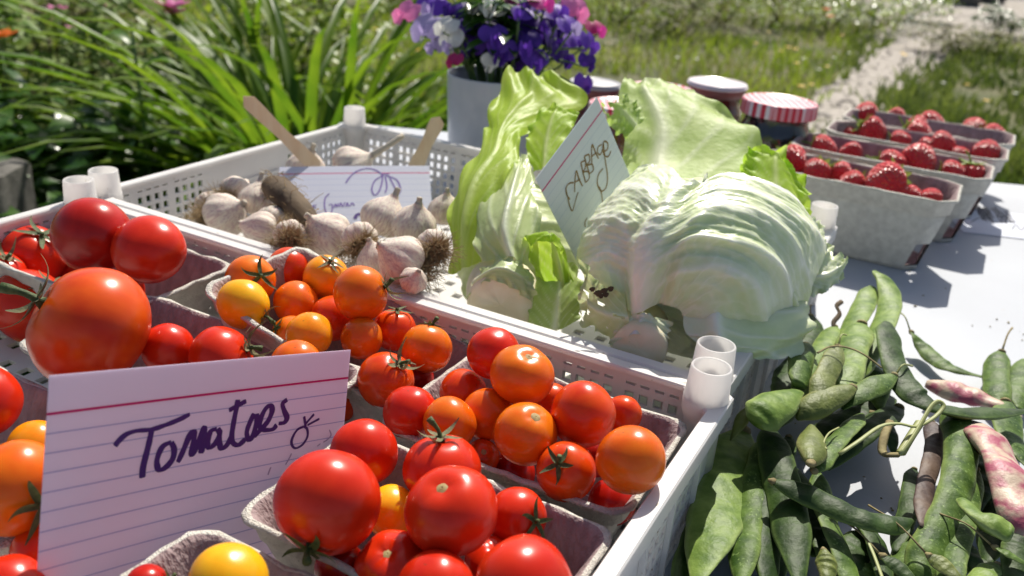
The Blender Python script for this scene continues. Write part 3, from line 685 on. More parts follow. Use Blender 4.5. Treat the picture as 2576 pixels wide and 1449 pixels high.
PUN = {'A':(-.004,.188,-.137,-.035,-.010,-.010,'pulp punnet of big red tomatoes at the back left of the tomato crate'),
 'B':(.226,.388,-.124,-.024,.020,-.022,'tilted pulp punnet of orange and yellow cherry tomatoes against the garlic crate'),
 'C':(.178,.372,-.212,-.112,-.008,-.008,'pulp punnet with the biggest streaked tomato, behind the Tomatoes card'),
 'D':(.408,.558,-.152,-.046,-.012,-.012,'pulp punnet of small orange red tomatoes in the right corner of the crate'),
 'E':(.402,.560,-.256,-.166,-.010,-.010,'pulp punnet of glossy red tomatoes in the middle front'),
 'F':(.394,.557,-.374,-.270,-.010,-.010,'pulp punnet with one yellow tomato at the bottom edge'),
 'G':(.150,.338,-.336,-.234,-.008,-.008,'pulp punnet of orange tomatoes half hidden behind the left edge of the Tomatoes card')}
for i, (k, (u0, u1, v0, v1, z0, z1, lb)) in enumerate(PUN.items()):
    L, Wd = (u1-u0)*K, (v1-v0)*K; Hh = .050; tilt = math.atan2((z0-z1)*K, L)
    zb = RIM + (z0+z1)/2*K - Hh
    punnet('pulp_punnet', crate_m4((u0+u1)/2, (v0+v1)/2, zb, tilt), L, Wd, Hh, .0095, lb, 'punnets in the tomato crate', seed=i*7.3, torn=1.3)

# ------------------------------------------------------------------ tomatoes
def tomato_mesh(name, squash=1.0, ribs=0.0, dimple=.10, el=0.0):
    nt_, np_ = 26, 36; v = []
    for i in range(nt_ + 1):
        th_ = math.pi * i / nt_
        for j in range(np_):
            ph = 2*math.pi*j/np_; r = 1 - dimple * math.exp(-(th_/.30)**2) - .03*math.exp(-((math.pi-th_)/.25)**2)
            r *= 1 + ribs * math.cos(5*ph + .4*math.sin(2*ph)) * abs(math.sin(th_))**.6 * (.5 + .5*math.cos(th_)) + .028 * nz((math.cos(ph)*math.sin(th_), math.sin(ph)*math.sin(th_), math.cos(th_)), 1.3, squash*9)
            v.append((r*math.sin(th_)*math.cos(ph), r*math.sin(th_)*math.sin(ph), r*math.cos(th_)*squash + el*max(0, -math.cos(th_))**2 * -.2))
    return v, grid_faces(nt_+1, np_, True)
TV = {'round': tomato_mesh('r', .96, .010), 'oblate': tomato_mesh('o', .88, .012, .14), 'ribbed': tomato_mesh('b', .84, .035, .2), 'long': tomato_mesh('l', 1.06, 0, .06, .3)}
TM = {}
def tmesh(sh, c):
    if (sh, c) not in TM:
        me = bpy.data.meshes.new('tomato'); me.from_pydata(TV[sh][0], [], TV[sh][1]); me.materials.append(M[c]); me.polygons.foreach_set('use_smooth', [True]*len(me.polygons)); TM[(sh, c)] = me
    return TM[(sh, c)]
def calyx_mesh(seed, n=5, L=.85, curl=.5):
    random.seed(seed); mb = MB()
    for k in range(n):
        a = 2*math.pi*k/n + random.uniform(-.25, .25); l = L * random.uniform(.75, 1.15); cu = curl * random.uniform(.2, 1.5); tw = random.uniform(-.35, .35); v = []
        for i in range(8):
            t = i/7; r = .05 + l*t*(1 - .18*cu*t); z = .93 - .45*(r*r)*.9 + .06 + cu*.42*t**2.2
            a2 = a + tw*t*t; c = np.array([math.cos(a2)*r, math.sin(a2)*r, z]); s = np.array([-math.sin(a2), math.cos(a2), 0]); w_ = (.085*math.sin(math.pi*min(1, .25+.72*t)) + .008) * (1 - .3*t)
            for q in (-1, 0, 1): v.append(c + s*q*w_ + np.array([0, 0, .045*abs(q)*(1-t) + .0]))
        mb.add(v, grid_faces(8, 3)); 
    me = bpy.data.meshes.new('calyx'); me.from_pydata([tuple(p) for p in mb.v], [], mb.f); me.polygons.foreach_set('use_smooth', [True]*len(mb.f)); return me
CX = []
for s in range(5):
    me = calyx_mesh(40 + s, random.choice((5, 5, 6)), .62 + .08*s, .3 + .3*s); me.materials.append(M['calyx'] if s % 2 else M['calyx_dry']); CX.append(me)
random.seed(21)
def stem_mesh(L, bend):
    v, f = tube(crom([(0,0,.88), (bend*.25, .03, .88+L*.5), (bend, .0, .88+L)], 7), [.11,.075,.06,.055,.06,.085,.09], 8); me = bpy.data.meshes.new('stem'); me.from_pydata([tuple(p) for p in v], [], f)
    me.polygons.foreach_set('use_smooth', [True]*len(f)); me.materials.append(M['calyx']); return me
STM = [stem_mesh(.22, .05), stem_mesh(.42, .22), stem_mesh(.6, -.3)]
_sv, _sf = lathe([(.0, .905), (.03, .925), (.09, .915), (.13, .905), (.16, .895)], 14)
me = bpy.data.meshes.new('stem_scar'); me.from_pydata(_sv, [], _sf); me.materials.append(M['scar']); SCAR = me
def tomato(x, y, z, rx, ry, color, shape, label, stem=None, kind_='calyx', cx=None, scx=1.0):
    """stem = direction of the stem end, as seen: (right, up, toward the camera)"""
    c = np.array([x, y, z]); r = (rx + ry) / 2
    tc_ = unit(CAM - c); right = unit(RGT - tc_ * (RGT @ tc_)); up = np.cross(tc_, right)
    if stem is None:
        a = random.uniform(0, 2*math.pi); s3 = right*math.cos(a)*.75 + up*math.sin(a)*.75 - tc_*random.uniform(.5, .9)
    else:
        q = 1 - stem[0]**2 - stem[1]**2; s3 = right*stem[0] + up*stem[1] + tc_*(math.sqrt(q) if q > 0 else -.05)
    R_ = frame(s3, (random.uniform(-1,1), random.uniform(-1,1), random.uniform(-.5,.5)))
    me = tmesh(shape, color); sq = {'round': .97, 'oblate': .92, 'ribbed': .92, 'long': 1.0}[shape]
    o = bpy.data.objects.new('tomato', me); COL.objects.link(o)
    o.matrix_world = Matrix.Translation(c) @ R_ @ Matrix.Scale(r / sq, 4); tag(o, label, 'tomato', 'tomatoes in the punnets')
    if stem is not None:
        if kind_ == 'scar': inst(SCAR, 'stem_scar', o, mat4=Matrix.Translation((0, 0, {'round':-.022,'oblate':-.137,'ribbed':-.215,'long':.10}[shape])))
        else:
            k = cx if cx is not None else random.randrange(5)
            cobj = inst(CX[k], 'calyx', o, mat4=Matrix.Rotation(random.uniform(0, 6), 4, 'Z') @ Matrix.Translation((0,0,.9*(1-scx))) @ Matrix.Scale(scx, 4) @ Matrix.Translation((0, 0, {'ribbed':-.19,'oblate':-.12,'round':-.05,'long':0}[shape])))
            inst(STM[k % 3], 'stem', cobj, mat4=Matrix.Identity(4))
    return o
# (x, y, z, radius across, radius up) of every tomato, metres
TOM = [
 ('A1', (-0.2420, 0.4744, 0.8146, 0.0216, 0.0210), 'deep', 'round', "big deep red tomato highest in the back left punnet", None, 'calyx', None, 1.00),
 ('A2', (-0.2055, 0.4643, 0.8130, 0.0197, 0.0175), 'red', 'oblate', "slightly flattened red tomato right of the highest deep red one", None, 'calyx', None, 1.00),
 ('A3', (-0.3060, 0.5214, 0.7784, 0.0193, 0.0187), 'red', 'round', "red tomato with a curly dried calyx by the crate's left wall", (0.289, 0.703), 'calyx', 3, 1.00),
 ('A4', (-0.3100, 0.4926, 0.7771, 0.0126, 0.0145), 'red', 'round', "red tomato cut off by the left edge with a fat green stalk", (0.154, 0.767), 'calyx', 4, 1.00),
 ('A5', (-0.2863, 0.4767, 0.7651, 0.0209, 0.0218), 'red', 'oblate', "large red tomato behind the biggest streaked one, with thin dried sepals", (0.625, 0.598), 'calyx', 0, 1.00),
 ('A6', (-0.2222, 0.4644, 0.7865, 0.0110, 0.0110), 'red', 'round', "small red tomato peeping out under the flattened one", None, 'calyx', None, 1.00),
 ('A7', (-0.2923, 0.5457, 0.7638, 0.0149, 0.0149), 'deep', 'round', "shaded red tomato low beneath the highest deep red one", None, 'calyx', None, 1.00),
 ('C1', (-0.1949, 0.3700, 0.8114, 0.0296, 0.0245), 'striped', 'oblate', "biggest tomato, orange red with golden streaks, above the Tomatoes card", (-0.868, 0.470), 'calyx', 2, 1.00),
 ('C2', (-0.1672, 0.3883, 0.7927, 0.0126, 0.0126), 'red', 'round', "red tomato tucked against the biggest streaked one", None, 'calyx', None, 1.00),
 ('C3', (-0.1369, 0.3777, 0.7951, 0.0176, 0.0130), 'red', 'oblate', "pinkish red tomato with a spidery green calyx just above the card", (0.848, 0.382), 'calyx', 4, 1.00),
 ('C4', (-0.0948, 0.3550, 0.8083, 0.0137, 0.0090), 'orange', 'round', "orange tomato showing only its top above the card's right half", None, 'calyx', None, 1.00),
 ('B1', (-0.1413, 0.4404, 0.8099, 0.0140, 0.0125), 'orange', 'round', "orange cherry tomato with an upright green star at the punnet's left end", (0.400, 0.207), 'calyx', 3, 1.00),
 ('B2', (-0.1296, 0.4750, 0.8030, 0.0129, 0.0126), 'ored', 'round', "red orange cherry tomato at the back of the tilted punnet", None, 'calyx', None, 1.00),
 ('B3', (-0.1037, 0.4560, 0.8082, 0.0124, 0.0124), 'amber', 'round', "light amber cherry tomato with a small curled calyx on top", (0.214, 0.714), 'calyx', 0, 1.00),
 ('B4', (-0.0771, 0.4165, 0.8182, 0.0138, 0.0143), 'orange', 'round', "large orange cherry tomato highest in the tilted punnet", (0.941, 0.257), 'calyx', 4, 1.00),
 ('B5', (-0.1360, 0.4114, 0.8093, 0.0124, 0.0128), 'yellow', 'long', "bright yellow oval cherry tomato at the left of the tilted punnet", (0.820, -0.476), 'calyx', 2, 1.00),
 ('B6', (-0.1163, 0.4388, 0.7993, 0.0123, 0.0117), 'orange', 'round', "orange cherry tomato beside the bright yellow oval one", None, 'calyx', None, 1.00),
 ('B7', (-0.0948, 0.4324, 0.7951, 0.0124, 0.0118), 'ored', 'round', "shaded red orange cherry tomato below the highest orange one", None, 'calyx', None, 1.00),
 ('B8', (-0.0977, 0.3915, 0.8052, 0.0115, 0.0108), 'amber', 'round', "amber cherry tomato low in the middle of the tilted punnet", None, 'calyx', None, 1.00),
 ('B15', (-0.1115, 0.4096, 0.7943, 0.0102, 0.0102), 'orange', 'round', "orange cherry tomato half behind the low amber one", (-0.760, 0.400), 'calyx', 1, 1.00),
 ('B9', (-0.0738, 0.4024, 0.8000, 0.0105, 0.0105), 'orange', 'round', "dull orange cherry tomato in shade showing its blossom end", None, 'calyx', None, 1.00),
 ('B10', (-0.0597, 0.4195, 0.7974, 0.0111, 0.0112), 'ored', 'round', "red orange cherry tomato with dark curly sepals on top", (0.151, 0.926), 'calyx', 3, 1.00),
 ('B11', (-0.0400, 0.3966, 0.8000, 0.0127, 0.0123), 'orange', 'round', "bright orange cherry tomato at the right end of the tilted punnet", (0.188, 1.000), 'calyx', 1, 1.00),
 ('B12', (-0.0567, 0.3722, 0.7940, 0.0131, 0.0137), 'ored', 'round', "red orange cherry tomato with a spread green star in front of the punnet", (0.493, 0.583), 'calyx', 4, 1.00),
 ('B13', (-0.0821, 0.3837, 0.7744, 0.0109, 0.0122), 'ored', 'round', "orange red tomato cut by the card's right edge", None, 'calyx', None, 1.00),
 ('B14', (-0.0457, 0.4005, 0.7807, 0.0092, 0.0092), 'deep', 'round', "dark red cherry tomato in the shade under the bright orange one", None, 'calyx', None, 1.00),
 ('D1', (-0.0062, 0.3728, 0.8130, 0.0123, 0.0123), 'red', 'round', "red cherry tomato at the top of the right corner punnet", None, 'calyx', None, 1.00),
 ('D2', (0.0076, 0.3481, 0.8162, 0.0136, 0.0129), 'orange', 'oblate', "orange dimpled tomato on top of the heap beside the lattice wall", (0.260, 0.712), 'scar', None, 1.00),
 ('D3', (-0.0193, 0.3713, 0.7911, 0.0110, 0.0114), 'ored', 'round', "shaded red orange tomato against the punnet's back left wall", None, 'calyx', None, 1.00),
 ('D4', (-0.0405, 0.3395, 0.7978, 0.0119, 0.0116), 'red', 'round', "red tomato with a brown speck at the left end of the right corner punnet", None, 'calyx', None, 1.00),
 ('D5', (-0.0222, 0.3286, 0.8010, 0.0115, 0.0106), 'orange', 'long', "pear shaped orange tomato beside the speckled red one", (-0.896, 0.645), 'scar', None, 1.00),
 ('D6', (-0.0062, 0.3427, 0.7980, 0.0113, 0.0117), 'orange', 'round', "orange tomato half in shadow in the middle of the right corner punnet", None, 'calyx', None, 1.00),
 ('D7', (0.0105, 0.3191, 0.8043, 0.0131, 0.0131), 'orange', 'round', "large orange tomato with a tiny black dot in the middle of the heap", (0.354, 0.582), 'scar', None, 1.00),
 ('D8', (0.0341, 0.3271, 0.8114, 0.0135, 0.0140), 'ored', 'round', "large orange red tomato at the back right of the heap", None, 'calyx', None, 1.00),
 ('D9', (0.0552, 0.3532, 0.7974, 0.0083, 0.0083), 'ored', 'round', "small orange red tomato at the far right of the heap near the corner", None, 'calyx', None, 1.00),
 ('D10', (0.0233, 0.3671, 0.7927, 0.0087, 0.0087), 'ored', 'round', "small red orange tomato wedged behind the large orange one", None, 'calyx', None, 1.00),
 ('D11', (0.0278, 0.3042, 0.7977, 0.0121, 0.0119), 'ored', 'round', "orange red tomato wearing a full grey green star at its front", (-0.267, 0.243), 'calyx', 1, 1.00),
 ('D12', (0.0517, 0.2958, 0.8114, 0.0136, 0.0131), 'orange', 'round', "large orange tomato nearest the crate's right wall", None, 'calyx', None, 1.00),
 ('D13', (-0.0073, 0.3288, 0.7849, 0.0073, 0.0076), 'ored', 'round', "tiny orange red tomato deep in the gap by the punnet's front wall", (0.119, 0.273), 'scar', None, 1.00),
 ('D14', (0.0487, 0.3080, 0.7818, 0.0096, 0.0100), 'deep', 'round', "dark red tomato in shade at the right front corner", None, 'calyx', None, 1.00),
 ('D15', (0.0069, 0.3327, 0.7748, 0.0098, 0.0098), 'deep', 'round', "dark red tomato almost hidden beneath the dotted orange one", None, 'calyx', None, 1.00),
 ('D16', (0.0444, 0.3445, 0.7787, 0.0090, 0.0090), 'deep', 'round', "dark red tomato hidden beneath the large orange red one at the back right", None, 'calyx', None, 1.00),
 ('E1', (-0.0538, 0.2994, 0.8021, 0.0140, 0.0127), 'red', 'round', "plain red tomato at the back left of the front punnet", None, 'calyx', None, 1.00),
 ('E2', (-0.0582, 0.2550, 0.8114, 0.0186, 0.0178), 'red', 'round', "large red tomato standing on its dark green calyx", (-0.313, -0.875), 'calyx', 1, 1.00),
 ('E3', (-0.0214, 0.2879, 0.8052, 0.0146, 0.0135), 'red', 'oblate', "red tomato topped with a curled dry calyx at the back of the front punnet", (-0.042, 0.909), 'calyx', 2, 1.00),
 ('E4', (-0.0149, 0.2533, 0.8130, 0.0149, 0.0154), 'red', 'oblate', "glossy red tomato with a pale stem scar highest in the front punnet", (-0.259, 0.589), 'scar', None, 1.00),
 ('E5', (0.0086, 0.2726, 0.7973, 0.0108, 0.0113), 'red', 'round', "red tomato with a sprawling dry star at its right side", (0.630, -0.132), 'calyx', 3, 1.00),
 ('E6', (-0.0388, 0.2762, 0.7927, 0.0094, 0.0103), 'yellow', 'round', "yellow tomato wedged between three red ones in the front punnet", None, 'calyx', None, 1.00),
 ('E7', (-0.0335, 0.2458, 0.7923, 0.0127, 0.0127), 'red', 'ribbed', "red ribbed tomato with a cream stem scar at the bottom edge", (-0.239, 0.500), 'scar', None, 1.00),
 ('E8', (-0.0173, 0.2293, 0.7996, 0.0126, 0.0126), 'red', 'round', "red tomato cut by the bottom edge left of the largest one", None, 'calyx', None, 1.00),
 ('E9', (0.0116, 0.2221, 0.8083, 0.0159, 0.0159), 'red', 'ribbed', "largest red tomato at the bottom edge by the punnet's right end", None, 'calyx', None, 1.00),
 ('E10', (0.0010, 0.2572, 0.7881, 0.0095, 0.0095), 'red', 'ribbed', "red tomato in shade behind the largest one at the bottom edge", (0.152, 0.682), 'scar', None, 1.00),
 ('E11', (-0.0534, 0.2512, 0.7865, 0.0088, 0.0088), 'deep', 'round', "dark red tomato in shadow under the one standing on its calyx", None, 'calyx', None, 1.00),
 ('F1', (-0.0816, 0.2185, 0.8060, 0.0120, 0.0120), 'yellow', 'round', "bright yellow tomato at the bottom edge beneath the card", None, 'calyx', None, 1.00),
 ('F2', (-0.1134, 0.2295, 0.7904, 0.0074, 0.0074), 'deep', 'round', "dark red tomato beside the yellow one at the bottom edge", (0.929, 0.321), 'calyx', 1, 1.00),
 ('G1', (-0.2117, 0.3100, 0.8052, 0.0140, 0.0146), 'red', 'round', "red tomato at the left edge above the orange ones", None, 'calyx', None, 1.00),
 ('G2', (-0.1856, 0.2985, 0.7927, 0.0112, 0.0108), 'amber', 'round', "amber orange tomato behind the large orange one left of the card", None, 'calyx', None, 1.00),
 ('G3', (-0.1638, 0.2491, 0.8114, 0.0153, 0.0153), 'orange', 'oblate', "large orange tomato left of the card with a folded green calyx", (0.518, -0.393), 'calyx', 3, 1.00),
 ('G4', (-0.1549, 0.2402, 0.7927, 0.0087, 0.0082), 'ored', 'round', "brownish orange tomato in shade under the large orange one left of the card", None, 'calyx', None, 1.00),
 ('G5', (-0.1506, 0.2150, 0.7974, 0.0115, 0.0115), 'red', 'round', "red tomato in the bottom left corner", None, 'calyx', None, 1.00),
]
for nm, (x, y, z, rx, ry), color, shape, label, stem, kd, cxk, scx in TOM: tomato(x, y, z, rx, ry, color, shape, label, stem, kd, cxk, scx)
# ------------------------------------------------------------------ paper cards
def card(name, TL, TR, BL, w, h, mt, label, bend=0.0, Z=None):
    TL, TR, BL = map(np.asarray, (TL, TR, BL)); ex = unit(TR - TL); ey = BL - TL; ey = unit(ey - ex * (ex @ ey)); nn = np.cross(ex, -ey)
    if nn @ (CAM - TL) < 0: nn = -nn
    root = empty(name, TL); Mx = Matrix((ex, -ey, nn)).transposed().to_4x4(); Mx.translation = Vector(TL); root.matrix_world = Mx
    def bz(x, y): return bend * math.sin(math.pi * min(1, max(0, x / w))) * (.4 + .6 * (-y / h))
    v = []; nx, ny = 15, 9
    for k in (0, 1):
        for j in range(ny):
            for i in range(nx): x, y = w*i/(nx-1), -h*j/(ny-1); v.append((x, y, bz(x, y) - .0004*k))
    f = [tuple(reversed(q)) for q in grid_faces(ny, nx)] + [tuple(a + nx*ny for a in q) for q in grid_faces(ny, nx)]
    b = [j*nx for j in range(ny)]; e = [j*nx+nx-1 for j in range(ny)]
    for loop in (list(range(nx)), e, list(range((ny-1)*nx+nx-1, (ny-1)*nx-1, -1)), list(reversed(b))):
        for a, c in zip(loop, loop[1:]): f.append((a, c, c + nx*ny, a + nx*ny))
    obj('paper', v, f, mt, root, smooth=False, local=True); tag(root, label, 'card')
    def local(px, py):
        d = ray(px, py); t = ((TL - CAM) @ nn) / (d @ nn); P = CAM + d*t - TL; return P @ ex, -(P @ ey)
    def write(nm, strokes, width, ink, jit=.25):
        mb = MB()
        for st in strokes:
            pts = [np.array([*local(*q), 0]) for q in st]; pts = crom(pts, max(6, 6*len(pts)))
            L_, R_ = [], []; n = len(pts)
            for i in range(n):
                t = pts[min(i+1, n-1)] - pts[max(i-1, 0)]; t = t / (np.linalg.norm(t) + 1e-9); s = np.array([-t[1], t[0], 0])
                wd_ = width * (1 + jit * nz(pts[i], 260)) * (.75 if i in (0, n-1) else 1) * (.72 + .42*abs(t[1]))
                for sg, A in ((1, L_), (-1, R_)): q = pts[i] + s*sg*wd_*.5; A.append((q[0], q[1], bz(q[0], q[1]) + .00025))
            k = L_ + R_; mb.add(k, [(i, i+1, n+i+1, n+i) for i in range(n-1)])
        mb.obj(nm, ink, root, smooth=False, local=True)
    return root, local, write
M['card_a'] = card_mat('index_card', (.86,.77,.88), .0122, .0063, .6, (.44,.42,.66))
M['card_b'] = card_mat('index_card_garlic', (.72,.73,.82), .0075, .0060, .35, (.54,.57,.74))
M['card_c'] = card_mat('index_card_cabbage', (.76,.80,.84), .0095, .0060, .40, (.62,.68,.76))
M['card_d'] = card_mat('index_card_flat', (.70,.73,.82), .4, .0063, .1)
# Tomatoes
TL, TR, BL = dp(125, 945, .355), dp(882, 880, .492), dp(97, 1470, .362)
wT = np.linalg.norm(TR - TL)
_, loc_, write = card('price_card', TL, TR, BL, wT, wT*.66, M['card_a'], 'lined index card reading Tomatoes in purple marker, stuck among the punnets', bend=-.0015)
z1 = lambda L: [(x/3.0, y/3.0 + 966) for x, y in L]
S = [[(870,470),(900,430),(960,380),(1040,355),(1150,345),(1260,310),(1360,270),(1440,230)], [(1150,350),(1130,450),(1100,570),(1085,640),(1080,712)],
 [(1300,440),(1240,470),(1205,530),(1190,600),(1210,650),(1260,630),(1310,570),(1322,500),(1300,440)],
 [(1350,595),(1385,520),(1440,390),(1472,365),(1470,430),(1455,535),(1495,470),(1548,330),(1545,420),(1525,528)],
 [(1645,340),(1600,360),(1575,430),(1585,482),(1630,455),(1665,380),(1650,340)], [(1667,350),(1665,440),(1680,487),(1720,465),(1755,400)],
 [(1802,120),(1790,190),(1770,300),(1757,400),(1770,450),(1810,462),(1860,420)], [(1735,202),(1800,165),(1865,130)],
 [(1925,225),(1890,300),(1870,370),(1885,422),(1915,395),(1942,300),(1945,225)], [(1925,400),(1975,345),(2030,280),(2060,200),(2040,165),(2000,205),(1965,300),(1990,345),(2060,345),(2095,310)],
 [(2172,118),(2138,150),(2150,205),(2170,255),(2150,292),(2108,300)]]
write('lettering', [z1(s) for s in S], .0022, M['ink'])
S = [[(2300,320),(2250,345),(2215,400),(2205,450),(2232,486),(2285,460),(2322,400),(2322,345),(2300,320)], [(2298,245),(2310,322)], [(2372,228),(2310,300)], [(2412,262),(2322,312)]]
write('tomato_doodle', [z1(s) for s in S], .0012, M['ink'])
S = [[(2485,345),(2497,385),(2470,420),(2440,440)], [(2205,525),(2190,560),(2160,612)], [(2052,630),(2040,660),(2030,690)], [(2420,450),(2395,470)]]
write('faint_marks', [z1(s) for s in S], .0006, M['ink_faint'])
# Garlic
TL, TR, BL = dp(703, 420, .885), dp(1080, 417, .905), dp(712, 580, .84); wG = np.linalg.norm(TR - TL)
_, loc_, write = card('price_card', TL, TR, BL, wG, wG*.62, M['card_b'], 'lined index card reading Garlic with a bow doodle, standing in the garlic crate', bend=.001)
z2 = lambda L: [(x*.2694 + 780.6, y*.2694 + 214.7) for x, y in L]
S = [[(330,920),(380,850),(450,800),(540,780),(620,800),(690,850)], [(670,850),(600,900),(575,980),(600,1030),(640,1000),(670,910),(675,850)], [(700,850),(715,950),(700,1010)], [(735,850),(790,960),(820,1022),(842,970),(805,885),(700,842)], [(660,850),(690,832),(740,832)]]
write('bow_doodle', [z2(s) for s in S], .0011, M['ink_thin'])
S = [[(180,1015),(140,1060),(135,1150),(170,1222),(202,1180),(205,1120),(172,1125)], [(222,1150),(235,1115),(250,1140),(262,1110)], [(270,1140),(285,1105),(300,1140)], [(310,1140),(322,1100)], [(335,1140),(345,1105),(360,1138)], [(372,1135),(392,1105),(412,1130)], [(60,1120),(20,1135),(55,1150)]]
write('lettering', [z2(s) for s in S], .0009, M['ink_thin'])
write('purple_curl', [z2([(415,1255),(430,1225),(455,1208),(488,1228),(497,1275)])], .0026, M['ink'])
# Cabbage
TL, TR, BL = dp(1348, 450, .662), dp(1502, 245, .712), dp(1452, 656, .712)
wC = np.linalg.norm(TR - TL); hC = np.linalg.norm(BL - TL)
_, loc_, write = card('price_card', TL, TR, BL, wC, hC, M['card_c'], 'tilted index card reading Cabbage in brown capitals, stuck between the two cabbages')
z3 = lambda L: [(x/3.0 + 859, y/3.0) for x, y in L]
S = [[(1750,1378),(1715,1385),(1693,1420),(1698,1470),(1722,1505)], [(1757,1450),(1760,1360),(1770,1290),(1790,1350),(1817,1405)], [(1757,1378),(1800,1350)],
 [(1805,1225),(1820,1300),(1840,1378)], [(1805,1225),(1838,1215),(1838,1265),(1822,1297),(1858,1295),(1868,1342),(1842,1377)], [(1830,1180),(1850,1250),(1870,1312)], [(1830,1180),(1864,1168),(1870,1215),(1850,1247),(1888,1240),(1898,1282),(1872,1311)],
 [(1888,1245),(1885,1160),(1890,1093),(1915,1150),(1938,1197)], [(1885,1182),(1922,1152)], [(1962,1090),(1935,1110),(1930,1150),(1950,1167),(1970,1122),(1976,1090),(1987,1200),(2006,1330),(1996,1410),(1960,1442),(1930,1390),(1937,1320),(1972,1270)],
 [(1985,1142),(2006,1122),(2006,1080),(1980,1068),(1970,1120),(1982,1172),(2012,1180),(2032,1138)]]
write('lettering', [z3(s) for s in S], .0011, M['ink_brown'])
z5 = lambda L: [(x/3.0 + 859, y/3.0 + 483) for x, y in L]
S = [[(1690,-30),(1705,40),(1722,110),(1742,140),(1762,70),(1785,0)], [(1945,-40),(1962,20),(1972,90),(1995,60)], [(1852,195),(1835,230),(1838,265)]]
write('price_marks', [z5(s) for s in S], .0009, M['ink_brown'])
# flat card on the table beside the strawberries
P0, P1 = at(2423, 583, TABLE + .0009), at(2640, 608, TABLE + .0009); ex = unit(P1 - P0); ey = np.array([-ex[1], ex[0], 0])
TLf = P0 + ey * .088
_, loc_, write = card('price_card', TLf, TLf + ex*.13, P0, .135, .088, M['card_d'], 'card with dark scribbled words lying flat on the table beside the strawberry punnets')
def scrib(x0, y0, x1, y1, n, hgt, sl):
    L = []
    for i in range(n):
        t = i/(n-1); L.append((x0 + (x1-x0)*t + (sl if i % 2 else 0), y0 + (y1-y0)*t + (hgt if i % 2 else 0) + 4*math.sin(i*2.3)))
    return L
write('lettering', [scrib(2450, 512, 2490, 528, 14, 26, 12), scrib(2460, 534, 2492, 548, 9, 16, 10), scrib(2495, 522, 2540, 538, 12, 22, 12), scrib(2508, 545, 2545, 553, 8, 12, 8), [(2440,560),(2470,548),(2520,560),(2560,556)], [(2545,578),(2556,566),(2568,580),(2580,570),(2600,584)], [(2515,500),(2525,508)]], .0010, M['ink_dark'])

# ------------------------------------------------------------------ wooden sticks
def stick(p0, p1, w, label):
    d = unit(p1 - p0); L = np.linalg.norm(p1 - p0); v = []; n = 15
    tc_ = unit(CAM - p0); s = unit(np.cross(d, tc_)); b = np.cross(s, d); th = .0019
    for k in (-1, 1):
        for i in range(n):
            t = i/(n-1); e = min(t, 1-t) * L / (w*.5); hw = w*.5 * (math.sqrt(max(0, 1-(1-min(1, e))**2)) if e < 1 else 1) * (1 + .12*math.sin(t*9)) + .0002
            for q in (-1, 1): v.append(p0 + d*L*t + s*hw*q + b*th*.5*k)
    f = grid_faces(n, 2) + [tuple(a + 2*n for a in reversed(q)) for q in grid_faces(n, 2)]
    for i in range(n-1): f += [(2*i, 2*i+2, 2*i+2+2*n, 2*i+2*n), (2*i+1, 2*i+1+2*n, 2*i+3+2*n, 2*i+3)]
    f += [(0, 2*n, 2*n+1, 1), (2*n-2, 2*n-1, 4*n-1, 4*n-2)]
    return tag(obj('wooden_stick', v, f, M['wood'], smooth=False), label, 'stick')
stick(dp(806, 430, .90), dp(612, 242, .86), .0098, 'flat wooden stick leaning left over the crate wall behind the Garlic card')
stick(dp(1036, 440, .93), dp(1106, 294, .93), .0105, 'rounded wooden stick leaning right, behind the Garlic card')

# ------------------------------------------------------------------ garlic
def garlic(px, py, dep, rpx, axis, label, roots=1.0, neck=.5, seed=0):
    c = dp(px, py, dep); r = 1.03 * rpx * dep * K / F; R_ = frame(axis, (.3, 1, .2)); Mx = Matrix.Translation(c) @ R_ @ Matrix.Scale(r, 4)
    random.seed(seed + 100); n1, n2 = 24, 48; v = []; nc = random.choice((8, 9, 10)); ph0 = random.random()*6
    prof = crom([np.array(q) for q in ((.03,-.74,0),(.35,-.80,0),(.78,-.62,0),(1.0,-.18,0),(.96,.25,0),(.72,.62,0),(.42,.90,0),(.24,1.08,0),(.18,1.22,0))], n1)
    for i, q in enumerate(prof):
        t = i/(n1-1)
        for j in range(n2):
            ph = 2*math.pi*j/n2; lob = abs(math.sin(nc*.5*(ph + ph0) + .35*math.sin(ph*2))) ** .7
            k = 1 + (.11*lob - .07) * math.sin(math.pi*min(1, t*1.15)) + .04*nz((math.cos(ph), math.sin(ph), t), 1.6, seed)
            v.append((q[0]*k*math.cos(ph), q[0]*k*math.sin(ph), q[1]*.92))
    o = obj('garlic_bulb', v, grid_faces(n1, n2, True), M['garlic'], None); o.matrix_world = Mx; tag(o, label, 'garlic', 'garlic bulbs in the back crate')
    if neck:
        vv, f = tube(crom([(0,0,1.0), (.06,.02,1.0+neck*.45), (.22*neck,.05,1.0+neck*.9)], 8), [.19,.17,.15,.14,.14,.13,.14,.12], 10, .8); obj('neck', vv, f, M['garlic_neck'], o, local=True)
    if roots:
        mb = MB(); nr = int(420 * roots)
        for k in range(nr):
            a = random.uniform(0, 2*math.pi); rr = .36 * random.random() ** .5; L = random.uniform(.5, 1.5) * (.6 + .5*roots); sp = random.uniform(.2, 1.5)
            p = np.array([math.cos(a)*rr, math.sin(a)*rr, -.70]); d = unit([math.cos(a)*sp, math.sin(a)*sp, -.8]); path = [p]
            for s in range(6):
                d = unit(d + np.array([random.gauss(0,.34), random.gauss(0,.34), random.gauss(.05,.3)])); p = p + d*L/6; path.append(p)
            mb.add(*tube(path, [.024,.022,.018,.014,.012,.009,.005], 3, cap=False))
        oo = mb.obj('roots', M['roots'], o, smooth=True, local=True); oo['kind'] = 'stuff'
    return o
def vdir(r, u, f): return unit(RGT*r + UPV*u - FWD*f)
